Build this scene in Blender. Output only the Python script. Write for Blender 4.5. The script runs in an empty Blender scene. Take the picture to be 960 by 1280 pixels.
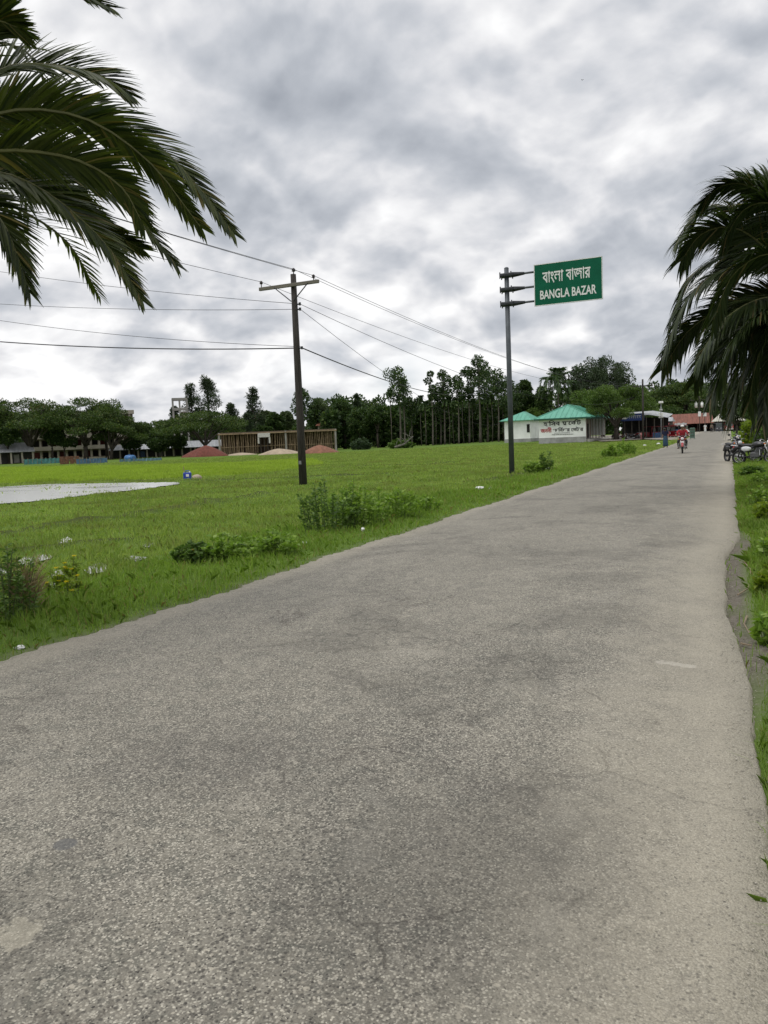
import bpy, bmesh, math, random
import numpy as np
from mathutils import Vector, Matrix

random.seed(7)
rng = np.random.default_rng(11)
S = bpy.context.scene
COL = S.collection
PI = math.pi

# ------------------------------------------------------------------ camera
F = 962.0                       # focal length in photo pixels (960 x 1280)
EYE = np.array([0.0, 0.0, 1.6])
_n = np.array([-0.041, 1, 90 / F]); _n /= np.linalg.norm(_n)
def _ray(x, y):
    d = np.array([x - 480, 640 - y, -F]); return d / np.linalg.norm(d)
_vp = _ray(913, 532.2); _vp = _vp - _n * _vp.dot(_n); _fy = _vp / np.linalg.norm(_vp)
ROT = np.stack([np.cross(_fy, _n), _fy, _n])      # world = ROT @ cam
FWD = -ROT[:, 2]

def sstep(a, b, x):
    t = np.clip((np.asarray(x, float) - a) / (b - a), 0, 1); return t * t * (3 - 2 * t)

def rise(x, y):
    return 0.55 * sstep(70, 165, y) * sstep(-75, -28, x)

def dirpx(x, y):
    return ROT @ _ray(x, y)
def flat(x, y, z=0.0):
    d = dirpx(x, y); t = (z - EYE[2]) / d[2]; return EYE + d * t
def at(x, y, Y):
    d = dirpx(x, y); return EYE + d * (Y / d[1])       # point on the plane y = Y
def atd(x, y, D):
    d = dirpx(x, y); return EYE + d * (D / np.hypot(d[0], d[1]))   # at ground distance D
def project(P):
    c = (np.asarray(P) - EYE) @ ROT
    return 480 + F * c[..., 0] / -c[..., 2], 640 - F * c[..., 1] / -c[..., 2], -c[..., 2]

# field banks (bunds) as ground polylines
def gl(*pts): return np.array([flat(*p)[:2] for p in pts])
BUNDS = [(gl((-80, 676), (0, 664), (60, 655), (110, 650), (205, 634), (275, 624), (340, 614)), .16, .38),
         (gl((225, 600), (300, 598), (380, 595), (450, 592), (490, 590)), .13, .45),
         (gl((-80, 603), (60, 601), (150, 600), (225, 599)), .08, .35),
         (gl((580, 600), (620, 597), (655, 590), (690, 585)), .10, .35),
         (gl((430, 582), (520, 580), (600, 575)), .12, .5),
         (gl((-60, 692), (120, 672), (190, 665)), .07, .35)]
def seg_dist(X, Y, P):
    D = np.full(X.shape, 1e9)
    for a, b in zip(P[:-1], P[1:]):
        ab = b - a; t = np.clip(((X - a[0]) * ab[0] + (Y - a[1]) * ab[1]) / ab.dot(ab), 0, 1)
        D = np.minimum(D, np.hypot(X - a[0] - t * ab[0], Y - a[1] - t * ab[1]))
    return D
def lump(x, y, s):
    return (np.sin(x * 1.7 / s + 1.3 * np.sin(y * .9 / s)) * np.cos(y * 1.9 / s + .7 * np.sin(x * 1.1 / s))
            + .5 * np.sin(x * 4.1 / s + 2 + y * 1.3 / s) * np.sin(y * 3.7 / s - x * .8 / s)) / 1.5
def right_edge(y):
    e = 0.10 + .009 * np.sin(y * 1.1) + .008 * np.sin(y * 4.1) + .004 * np.sin(y * 11.3)
    e = e + .03 * (1 - sstep(3.4, 5.2, y))
    return e - .16 * sstep(5.2, 7.5, y) * (1 - sstep(10.2, 12.4, y))
def left_edge(y):
    return -5.15 + .05 * np.sin(y * 1.1) + .03 * np.sin(y * 3.7 + 1) + .015 * np.sin(y * 9.1)
def gz(x, y):
    x = np.asarray(x, float); y = np.asarray(y, float)
    dl = np.maximum(left_edge(y) - x, 0); dr = np.maximum(x - right_edge(y), 0)
    d = dl + dr
    z = -.035 - .06 * sstep(.5, 3, d) + .035 * lump(x, y, 1.2) * sstep(.3, 1.5, d) * (1 - sstep(60, 90, np.abs(x) + np.abs(y)) * .5)
    z = z + .02 * lump(x + 3, y, .35) * sstep(.1, .5, d) + .05 * sstep(.0, .8, dl) * (1 - sstep(.8, 2.5, dl))
    onroad = (dl + dr) <= 0
    z = np.where(onroad, -.08, z)
    for P, h, w in BUNDS:
        D = seg_dist(x, y, P) + .12 * lump(x, y, .5)
        z = z + h * (1 - sstep(w * .3, w * 1.3, D)) * (.7 + .5 * lump(x, y, .8))
    return z + rise(x, y)
def ground(x, y):
    z = 0.0
    for _ in range(6):
        p = flat(x, y, z); z = float(rise(p[0], p[1])) - .05
    p[2] = float(gz(p[0], p[1])); return p

cam = bpy.data.cameras.new('camera'); co = bpy.data.objects.new('camera', cam); COL.objects.link(co)
cam.sensor_fit = 'VERTICAL'; cam.sensor_height = 36; cam.lens = F / 1280 * 36
cam.clip_start = .05; cam.clip_end = 9000
m4 = Matrix.Identity(4)
for i in range(3):
    for j in range(3): m4[i][j] = ROT[i][j]
    m4[i][3] = EYE[i]
co.matrix_world = m4; S.camera = co
S.view_settings.view_transform = 'Standard'; S.view_settings.look = 'None'; S.view_settings.exposure = 0

# ------------------------------------------------------------------ materials
def lnk(nt, a, b): nt.links.new(a, b)
def newmat(name):
    m = bpy.data.materials.new(name); m.use_nodes = True
    nt = m.node_tree; return m, nt, nt.nodes['Principled BSDF']
def N(nt, t, **kw):
    n = nt.nodes.new(t)
    for k, v in kw.items():
        if k.startswith('in_'): n.inputs[k[3:].replace('_', ' ')].default_value = v
        elif k.startswith('i'): n.inputs[int(k[1:])].default_value = v
        else: setattr(n, k, v)
    return n
def math_(nt, op, a, b=None, c=None, clamp=False):
    n = nt.nodes.new('ShaderNodeMath'); n.operation = op; n.use_clamp = clamp
    for i, v in enumerate((a, b, c)):
        if v is None: continue
        if isinstance(v, (int, float)): n.inputs[i].default_value = v
        else: lnk(nt, v, n.inputs[i])
    return n.outputs[0]
def mixc(nt, f, a, b, mode='MIX'):
    n = nt.nodes.new('ShaderNodeMix'); n.data_type = 'RGBA'; n.blend_type = mode
    for s, v in ((n.inputs[0], f), (n.inputs[6], a), (n.inputs[7], b)):
        if isinstance(v, (int, float)): s.default_value = v
        elif isinstance(v, tuple): s.default_value = (*v, 1) if len(v) == 3 else v
        else: lnk(nt, v, s)
    return n.outputs[2]
def maprange(nt, v, a, b, c=0., d=1., smooth=True):
    n = nt.nodes.new('ShaderNodeMapRange'); n.interpolation_type = 'SMOOTHSTEP' if smooth else 'LINEAR'
    lnk(nt, v, n.inputs[0])
    for i, q in enumerate((a, b, c, d)): n.inputs[i + 1].default_value = q
    return n.outputs[0]
def noise(nt, vec, scale, detail=4, rough=.55, dist=0.):
    n = nt.nodes.new('ShaderNodeTexNoise'); n.inputs['Scale'].default_value = scale
    n.inputs['Detail'].default_value = detail; n.inputs['Roughness'].default_value = rough; n.inputs['Distortion'].default_value = dist
    if vec is not None: lnk(nt, vec, n.inputs['Vector'])
    return n.outputs[0]
def coords(nt): return nt.nodes.new('ShaderNodeTexCoord').outputs['Object']
def stretch(nt, vec, s):
    n = nt.nodes.new('ShaderNodeMapping'); lnk(nt, vec, n.inputs[0]); n.inputs['Scale'].default_value = s; return n.outputs[0]

_mc = {}
def M(name, col, rough=.7, metal=0., var=.25, scale=6., bump=.0, dirt=0., spec=.4, stretchz=None):
    if name in _mc: return _mc[name]
    m, nt, b = newmat(name); c = coords(nt)
    if stretchz: c = stretch(nt, c, stretchz)
    n = noise(nt, c, scale, 5, .6)
    k = maprange(nt, n, .25, .75, 1 - var, 1 + var * .7)
    cc = nt.nodes.new('ShaderNodeVectorMath'); cc.operation = 'SCALE'; cc.inputs[0].default_value = col; lnk(nt, k, cc.inputs['Scale'])
    out = cc.outputs[0]
    if dirt:
        n2 = noise(nt, c, scale * .35, 6, .65)
        out = mixc(nt, maprange(nt, n2, .45, .72, 0, dirt), out, tuple(v * .35 for v in col))
    lnk(nt, out, b.inputs['Base Color'])
    b.inputs['Roughness'].default_value = rough; b.inputs['Metallic'].default_value = metal
    b.inputs['Specular IOR Level'].default_value = spec
    if bump:
        bp = nt.nodes.new('ShaderNodeBump'); bp.inputs['Strength'].default_value = bump; bp.inputs['Distance'].default_value = .02
        lnk(nt, noise(nt, c, scale * 4, 4), bp.inputs['Height']); lnk(nt, bp.outputs[0], b.inputs['Normal'])
    _mc[name] = m; return m

def leafmat(name, c1, c2, trans=.35, rough=.5, c3=None, gloss=.25, patch=None):
    if name in _mc: return _mc[name]
    m, nt, b = newmat(name)
    g = nt.nodes.new('ShaderNodeNewGeometry')
    col = mixc(nt, g.outputs['Random Per Island'], c1, c2)
    n = noise(nt, coords(nt), .35, 3)
    col = mixc(nt, maprange(nt, n, .35, .7), col, mixc(nt, .5, col, tuple(v * .55 for v in c1)))
    if patch:
        pn = noise(nt, stretch(nt, coords(nt), (.55, .9, 1)), .55, 6, .65, .4)
        col = mixc(nt, maprange(nt, pn, .50, .66, 0, .75), col, patch)
        pn2 = noise(nt, stretch(nt, coords(nt), (.4, 1.1, 1)), 1.7, 4, .6)
        col = mixc(nt, maprange(nt, pn2, .46, .30, 0, .6), col, tuple(v * .5 for v in c1))
    if c3:
        f = math_(nt, 'GREATER_THAN', math_(nt, 'FRACT', math_(nt, 'MULTIPLY', g.outputs['Random Per Island'], 17.3)), .93)
        col = mixc(nt, f, col, c3)
    lnk(nt, col, b.inputs['Base Color']); b.inputs['Roughness'].default_value = rough
    b.inputs['Specular IOR Level'].default_value = gloss
    tr = nt.nodes.new('ShaderNodeBsdfTranslucent')
    tc = mixc(nt, 1.0, col, (1.0, 1.15, .45), 'MULTIPLY'); lnk(nt, tc, tr.inputs[0])
    mx = nt.nodes.new('ShaderNodeMixShader'); mx.inputs[0].default_value = trans
    lnk(nt, b.outputs[0], mx.inputs[1]); lnk(nt, tr.outputs[0], mx.inputs[2])
    lnk(nt, mx.outputs[0], nt.nodes['Material Output'].inputs[0])
    _mc[name] = m; return m

# ------------------------------------------------------------------ mesh helpers
class MB:
    def __init__(s): s.v = []; s.f = []; s.mi = []; s.cur = 0
    def add(s, vs, fs):
        o = len(s.v); s.v += [tuple(float(q) for q in v) for v in vs]
        for f in fs: s.f.append([i + o for i in f]); s.mi.append(s.cur)
        return s
    def box(s, c, d, rz=0., rx=0., taper=1.):
        x, y, z = d[0] / 2, d[1] / 2, d[2] / 2
        vs = [(-x, -y, -z), (x, -y, -z), (x, y, -z), (-x, y, -z)] + [(-x * taper, -y * taper, z), (x * taper, -y * taper, z), (x * taper, y * taper, z), (-x * taper, y * taper, z)]
        R = Matrix.Rotation(rz, 3, 'Z') @ Matrix.Rotation(rx, 3, 'X')
        vs = [tuple(R @ Vector(v) + Vector(c)) for v in vs]
        return s.add(vs, [(0, 3, 2, 1), (4, 5, 6, 7), (0, 1, 5, 4), (1, 2, 6, 5), (2, 3, 7, 6), (3, 0, 4, 7)])
    def rbox(s, c, d, r=.03, rz=0., rx=0.):
        bm = bmesh.new(); bmesh.ops.create_cube(bm, size=1.0)
        for v in bm.verts: v.co = Vector((v.co.x * d[0], v.co.y * d[1], v.co.z * d[2]))
        bmesh.ops.bevel(bm, geom=bm.edges[:], offset=min(r, min(d) * .45), segments=2, profile=.5, affect='EDGES')
        R = Matrix.Rotation(rz, 3, 'Z') @ Matrix.Rotation(rx, 3, 'X')
        bm.verts.index_update()
        s.add([tuple(R @ v.co + Vector(c)) for v in bm.verts], [[v.index for v in f.verts] for f in bm.faces]); bm.free(); return s
    def tube(s, pts, rad, n=8, cap=True):
        pts = [Vector(p) for p in pts]
        if isinstance(rad, (int, float)): rad = [rad] * len(pts)
        o = len(s.v); ref = None
        for i, p in enumerate(pts):
            t = (pts[min(i + 1, len(pts) - 1)] - pts[max(i - 1, 0)]).normalized()
            if ref is None:
                ref = t.orthogonal().normalized()
            ref = (ref - t * ref.dot(t))
            ref = ref.normalized() if ref.length > 1e-5 else t.orthogonal().normalized()
            b = t.cross(ref)
            for k in range(n):
                a = 2 * PI * k / n; s.v.append(tuple(p + (ref * math.cos(a) + b * math.sin(a)) * rad[i]))
        for i in range(len(pts) - 1):
            for k in range(n):
                a = o + i * n + k; b = o + i * n + (k + 1) % n
                s.f.append([a, b, b + n, a + n]); s.mi.append(s.cur)
        if cap:
            s.f.append([o + k for k in range(n)][::-1]); s.mi.append(s.cur)
            e = o + (len(pts) - 1) * n; s.f.append([e + k for k in range(n)]); s.mi.append(s.cur)
        return s
    def ell(s, c, r, u=12, v=8, jit=0., rot=None):
        vs = []; fs = []
        for i in range(v + 1):
            ph = PI * i / v
            for k in range(u):
                th = 2 * PI * k / u; j = 1 + (random.uniform(-jit, jit) if 0 < i < v else 0)
                p = Vector((r[0] * math.sin(ph) * math.cos(th) * j, r[1] * math.sin(ph) * math.sin(th) * j, r[2] * math.cos(ph) * j))
                if rot is not None: p = rot @ p
                vs.append(p + Vector(c))
        for i in range(v):
            for k in range(u):
                a = i * u + k; b = i * u + (k + 1) % u; fs.append((a, a + u, b + u, b))
        return s.add(vs, fs)
    def torus(s, c, R, r, axis='X', n=24, k=8, squash=1.):
        vs = []; fs = []
        for i in range(n):
            a = 2 * PI * i / n
            for j in range(k):
                b = 2 * PI * j / k; rr = R + r * math.cos(b); w = r * squash * math.sin(b)
                p = {'X': (w, rr * math.cos(a), rr * math.sin(a)), 'Y': (rr * math.cos(a), w, rr * math.sin(a)), 'Z': (rr * math.cos(a), rr * math.sin(a), w)}[axis]
                vs.append(Vector(p) + Vector(c))
        for i in range(n):
            for j in range(k):
                fs.append((i * k + j, ((i + 1) % n) * k + j, ((i + 1) % n) * k + (j + 1) % k, i * k + (j + 1) % k))
        return s.add(vs, fs)
    def prism(s, prof, y0, y1, axis='Y'):
        n = len(prof)
        mk = (lambda a, b, t: (a, t, b)) if axis == 'Y' else ((lambda a, b, t: (t, a, b)) if axis == 'X' else (lambda a, b, t: (a, b, t)))
        vs = [mk(a, b, y0) for a, b in prof] + [mk(a, b, y1) for a, b in prof]
        return s.add(vs, [list(range(n))[::-1], [n + i for i in range(n)]] + [(i, (i + 1) % n, n + (i + 1) % n, n + i) for i in range(n)])
    def build(s, name, mat, parent=None, smooth=False, loc=None, rz=0.):
        me = bpy.data.meshes.new(name); me.from_pydata(s.v, [], s.f); me.validate(); 
        for mm in (mat if isinstance(mat, (list, tuple)) else [mat]): me.materials.append(mm)
        if len(s.mi) == len(me.polygons): me.polygons.foreach_set('material_index', s.mi)
        if smooth: me.polygons.foreach_set('use_smooth', [True] * len(me.polygons))
        bm = bmesh.new(); bm.from_mesh(me); bmesh.ops.recalc_face_normals(bm, faces=bm.faces[:]); bm.to_mesh(me); bm.free()
        o = bpy.data.objects.new(name, me); COL.objects.link(o)
        if parent: o.parent = parent
        if loc is not None: o.location = loc
        o.rotation_euler.z = rz
        return o
def tag(o, label=None, cat=None, group=None, kind=None):
    if label: o['label'] = label
    if cat: o['category'] = cat
    if group: o['group'] = group
    if kind: o['kind'] = kind
    return o
def empty(name, loc, label, cat, rz=0., group=None):
    o = bpy.data.objects.new(name, None); COL.objects.link(o); o.empty_display_size = .2
    o.location = [float(q) for q in loc]; o.rotation_euler = (0, 0, rz); return tag(o, label, cat, group)
def npmesh(name, V, Fq, mat, parent=None, tri=False, smooth=False):
    """V (n,3), Fq (m,k) constant k"""
    me = bpy.data.meshes.new(name); k = Fq.shape[1]
    me.vertices.add(len(V)); me.vertices.foreach_set('co', np.ascontiguousarray(V, np.float32).ravel())
    me.loops.add(Fq.size); me.loops.foreach_set('vertex_index', np.ascontiguousarray(Fq, np.int32).ravel())
    me.polygons.add(len(Fq)); me.polygons.foreach_set('loop_start', np.arange(0, Fq.size, k, dtype=np.int32))
    if smooth: me.polygons.foreach_set('use_smooth', np.ones(len(Fq), bool))
    me.update(calc_edges=True)
    for mm in (mat if isinstance(mat, (list, tuple)) else [mat]): me.materials.append(mm)
    o = bpy.data.objects.new(name, me); COL.objects.link(o)
    if parent: o.parent = parent
    return o
def nrm(a): return a / np.maximum(np.linalg.norm(a, axis=-1, keepdims=True), 1e-9)
def leaves(P, D, L, W, fold=.0, droop=0.):
    """diamond leaves: base P, direction D, length L, width W -> V,F"""
    n = len(P); D = nrm(D); A = nrm(np.cross(D, rng.normal(size=(n, 3))))
    L = np.asarray(L).reshape(-1, 1) * np.ones((n, 1)); W = np.asarray(W).reshape(-1, 1) * np.ones((n, 1))
    up = np.cross(A, D)
    mid = P + D * L * .45
    tip = P + D * L; tip[:, 2] -= (L[:, 0] * droop)
    V = np.stack([P, mid + A * W / 2 + up * W * fold, tip, mid - A * W / 2 + up * W * fold], 1).reshape(-1, 3)
    return V, np.arange(4 * n).reshape(n, 4)
def clump_leaves(clumps, per, L, W, shell=.5, droop=0., up=.2, down=0.):
    Ps = []; Ds = []
    for c, r in clumps:
        d = nrm(rng.normal(size=(per, 3))); rad = (shell + (1 - shell) * rng.random((per, 1)) ** .5)
        P = np.array(c) + d * rad * np.array(r)
        Ps.append(P); Ds.append(d * .8 + rng.normal(size=(per, 3)) * .6 + np.array([0, 0, up - down]))
    P = np.concatenate(Ps); D = np.concatenate(Ds); k = rng.uniform(.65, 1.3, len(P))
    return leaves(P, D, L * k, W * k, .15, droop)

# ------------------------------------------------------------------ world
SUN_EL, SUN_AZ = math.radians(64), math.radians(222)   # azimuth clockwise from +Y
SKY = (1.0, 1.9, .85, .045)
def make_world():
    w = bpy.data.worlds.new('World'); S.world = w; w.use_nodes = True; nt = w.node_tree
    bg = nt.nodes['Background']; bg.inputs[1].default_value = .1
    sky = nt.nodes.new('ShaderNodeTexSky'); sky.sky_type = 'NISHITA'; sky.sun_disc = False
    sky.sun_elevation = SUN_EL; sky.sun_rotation = SUN_AZ
    tc = nt.nodes.new('ShaderNodeTexCoord'); sp = nt.nodes.new('ShaderNodeSeparateXYZ'); lnk(nt, tc.outputs['Generated'], sp.inputs[0])
    z = math_(nt, 'MAXIMUM', sp.outputs[2], 0.0); den = math_(nt, 'ADD', z, .42)
    cb = nt.nodes.new('ShaderNodeCombineXYZ')
    lnk(nt, math_(nt, 'DIVIDE', sp.outputs[0], den), cb.inputs[0]); lnk(nt, math_(nt, 'DIVIDE', sp.outputs[1], den), cb.inputs[1])
    mp = nt.nodes.new('ShaderNodeMapping'); lnk(nt, cb.outputs[0], mp.inputs[0]); mp.inputs['Location'].default_value = (3.1, 1.7, 0); mp.inputs['Rotation'].default_value = (0, 0, .45)
    v = mp.outputs[0]
    v2n = nt.nodes.new('ShaderNodeVectorMath'); v2n.operation = 'SCALE'; lnk(nt, cb.outputs[0], v2n.inputs[0]); v2n.inputs['Scale'].default_value = .955
    mp2 = nt.nodes.new('ShaderNodeMapping'); lnk(nt, v2n.outputs[0], mp2.inputs[0]); mp2.inputs['Location'].default_value = mp.inputs['Location'].default_value; mp2.inputs['Rotation'].default_value = mp.inputs['Rotation'].default_value
    def density(vec):
        a = noise(nt, vec, 2.4, 8, .56, .2)
        wn = nt.nodes.new('ShaderNodeTexNoise'); wn.inputs['Scale'].default_value = 4.5; wn.inputs['Detail'].default_value = 4; lnk(nt, vec, wn.inputs['Vector'])
        wv = nt.nodes.new('ShaderNodeVectorMath'); wv.operation = 'MULTIPLY_ADD'; lnk(nt, wn.outputs['Color'], wv.inputs[0]); wv.inputs[1].default_value = (.20, .20, 0); lnk(nt, vec, wv.inputs[2])
        vo = nt.nodes.new('ShaderNodeTexVoronoi'); vo.feature = 'SMOOTH_F1'; vo.voronoi_dimensions = '2D'; vo.inputs['Scale'].default_value = 3.6; vo.inputs['Detail'].default_value = 3.; vo.inputs['Roughness'].default_value = .5; vo.inputs['Smoothness'].default_value = .3; lnk(nt, wv.outputs[0], vo.inputs['Vector'])
        return math_(nt, 'ADD', math_(nt, 'MULTIPLY', a, .8), math_(nt, 'MULTIPLY', math_(nt, 'SUBTRACT', .82, vo.outputs['Distance']), .30))
    d1 = density(v); d2 = density(mp2.outputs[0]); big = noise(nt, v, 1.0, 3, .5)
    relief = math_(nt, 'SUBTRACT', d1, d2)
    # thick parts are grey, thin parts and sun-facing rims are bright
    t = math_(nt, 'ADD', math_(nt, 'MULTIPLY', math_(nt, 'SUBTRACT', .46, d1), SKY[0]), math_(nt, 'MULTIPLY', relief, SKY[1]))
    t = math_(nt, 'ADD', t, math_(nt, 'MULTIPLY', math_(nt, 'SUBTRACT', big, .5), SKY[2]))
    t = math_(nt, 'ADD', t, .5 + SKY[3])
    t = math_(nt, 'ADD', t, maprange(nt, z, .30, .03, 0, -.015))
    rp = nt.nodes.new('ShaderNodeValToRGB'); lnk(nt, t, rp.inputs[0]); e = rp.color_ramp.elements
    e[0].position = .02; e[0].color = (.27, .295, .34, 1); e[1].position = .80; e[1].color = (.90, .90, .905, 1)
    for p, c in ((.20, (.36, .385, .43)), (.34, (.44, .465, .51)), (.46, (.53, .55, .59)), (.56, (.635, .645, .675)), (.67, (.76, .762, .778))):
        q = e.new(p); q.color = (*c, 1)
    # thicker, brighter overcast overhead (outside the picture) as under a real overcast
    k = math_(nt, 'ADD', 11.4, math_(nt, 'MULTIPLY', maprange(nt, z, .5, .95), 9.))
    cl = nt.nodes.new('ShaderNodeVectorMath'); cl.operation = 'SCALE'; lnk(nt, rp.outputs[0], cl.inputs[0]); lnk(nt, k, cl.inputs['Scale'])
    # thin gaps, mostly low down, where the blue-grey sky itself shows
    gap = math_(nt, 'MULTIPLY', maprange(nt, noise(nt, v, .8, 5, .55), .56, .68), maprange(nt, z, .3, .05, 0, .7))
    lowhaze = mixc(nt, gap, cl.outputs[0], mixc(nt, .5, sky.outputs[0], (4.2, 4.9, 6.0)))
    lnk(nt, lowhaze, bg.inputs[0])
make_world()
sl = bpy.data.lights.new('sun', 'SUN'); sl.energy = 1.35; sl.angle = math.radians(26); sl.color = (1, .965, .91)
so = bpy.data.objects.new('sun', sl); COL.objects.link(so)
sd = Vector((math.sin(SUN_AZ) * math.cos(SUN_EL), math.cos(SUN_AZ) * math.cos(SUN_EL), math.sin(SUN_EL)))
so.rotation_euler = sd.to_track_quat('Z', 'Y').to_euler(); so.location = (0, 0, 60)

# ------------------------------------------------------------------ ground
BRIGHT = gl((-420, 607), (-160, 603.5), (0, 603), (120, 600), (225, 596), (330, 590), (405, 579), (390, 573), (300, 578), (150, 582), (0, 584), (-160, 587), (-420, 592))
def inpoly(X, Y, P):
    r = np.zeros(X.shape, bool); j = len(P) - 1
    for i in range(len(P)):
        xi, yi = P[i]; xj, yj = P[j]
        c = ((yi > Y) != (yj > Y)) & (X < (xj - xi) * (Y - yi) / (yj - yi + 1e-12) + xi)
        r ^= c; j = i
    return r
def make_ground():
    xs = np.concatenate([-np.geomspace(5000, 62, 26), np.arange(-60, -14, .6), np.arange(-14, 4.01, .16), np.geomspace(4.3, 5000, 40)])
    ys = np.concatenate([-np.geomspace(3000, 4, 14), np.arange(-3.5, 2, .5), np.arange(2, 24, .2), np.arange(24, 64, .5), np.geomspace(65, 6000, 60)])
    X, Y = np.meshgrid(xs, ys); Z = gz(X, Y)
    V = np.stack([X, Y, Z], -1).reshape(-1, 3); nx, ny = len(xs), len(ys)
    i = np.arange(ny - 1)[:, None] * nx + np.arange(nx - 1)[None]
    Fq = np.stack([i, i + 1, i + nx + 1, i + nx], -1).reshape(-1, 4)
    m, nt, b = newmat('ground_soil_and_turf'); c = coords(nt)
    at_ = nt.nodes.new('ShaderNodeAttribute'); at_.attribute_name = 'zone'
    sp = nt.nodes.new('ShaderNodeSeparateColor'); lnk(nt, at_.outputs['Color'], sp.inputs[0])
    n1 = noise(nt, c, .25, 5, .6); n2 = noise(nt, c, 2.2, 6, .65); n3 = noise(nt, c, 22, 4, .65)
    vst = stretch(nt, c, (1.0, .25, 1)); n4 = noise(nt, vst, .9, 6, .7)
    g = mixc(nt, maprange(nt, n2, .35, .68), (.082, .130, .030), (.135, .190, .050))
    g = mixc(nt, maprange(nt, n1, .35, .65, 0, .7), g, (.100, .165, .034))
    g = mixc(nt, maprange(nt, n4, .55, .75, 0, .5), g, (.13, .125, .06))
    g = mixc(nt, maprange(nt, n3, .48, .66, 0, .45), g, (.060, .095, .024))
    g = mixc(nt, math_(nt, 'MULTIPLY', sp.outputs[0], maprange(nt, n2, .2, .6, .75, 1)), g, (.28, .38, .065))
    dirt = mixc(nt, maprange(nt, n3, .3, .7), (.085, .075, .060), (.155, .14, .115))
    dirt = mixc(nt, maprange(nt, noise(nt, c, 90, 3), .5, .62, 0, .5), dirt, (.23, .21, .18))
    g = mixc(nt, math_(nt, 'MULTIPLY', sp.outputs[1], maprange(nt, n2, .25, .55, .6, 1), clamp=True), g, dirt)
    g = mixc(nt, math_(nt, 'MULTIPLY', sp.outputs[2], .8), g, (.045, .042, .024))
    lnk(nt, g, b.inputs['Base Color']); b.inputs['Roughness'].default_value = 1.; b.inputs['Specular IOR Level'].default_value = .0
    bp = nt.nodes.new('ShaderNodeBump'); bp.inputs['Strength'].default_value = .7; bp.inputs['Distance'].default_value = .04
    lnk(nt, math_(nt, 'ADD', n2, math_(nt, 'MULTIPLY', n3, .5)), bp.inputs['Height']); lnk(nt, bp.outputs[0], b.inputs['Normal'])
    o = npmesh('ground', V, Fq, m, smooth=True); tag(o, kind='structure')
    br = np.zeros(X.shape)
    for dx, dy in ((0, 0), (1, 1), (-1, 1), (1, -1), (-1, -1)): br += inpoly(X + dx * .8, Y + dy * 1.2, BRIGHT) / 5
    dl = left_edge(Y) - X; dr = X - right_edge(Y)
    sh = np.where(dr > 0, 1 - sstep(.04, .15, dr), 0) * (.75 + .25 * np.sin(Y * 2.1))
    bite = (1 - sstep(.19, .28, dr)) * sstep(4, 6, Y) * (1 - sstep(11.5, 14, Y)) * (dr > -.3)
    shl = np.where(dl > 0, 1 - sstep(.03, .28, dl), 0) * .8
    di = np.clip(np.maximum(np.maximum(sh * .8, bite), shl), 0, 1)
    mud = np.zeros(X.shape)
    for P, h, w in BUNDS: mud = np.maximum(mud, (1 - sstep(w * .3, w * 1.1, seg_dist(X, Y, P) + .15 * lump(X, Y, .5))) * .9)
    ca = o.data.color_attributes.new('zone', 'FLOAT_COLOR', 'POINT')
    ca.data.foreach_set('color', np.stack([br, di, mud, np.ones(X.shape)], -1).astype(np.float32).ravel())
make_ground()

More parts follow.
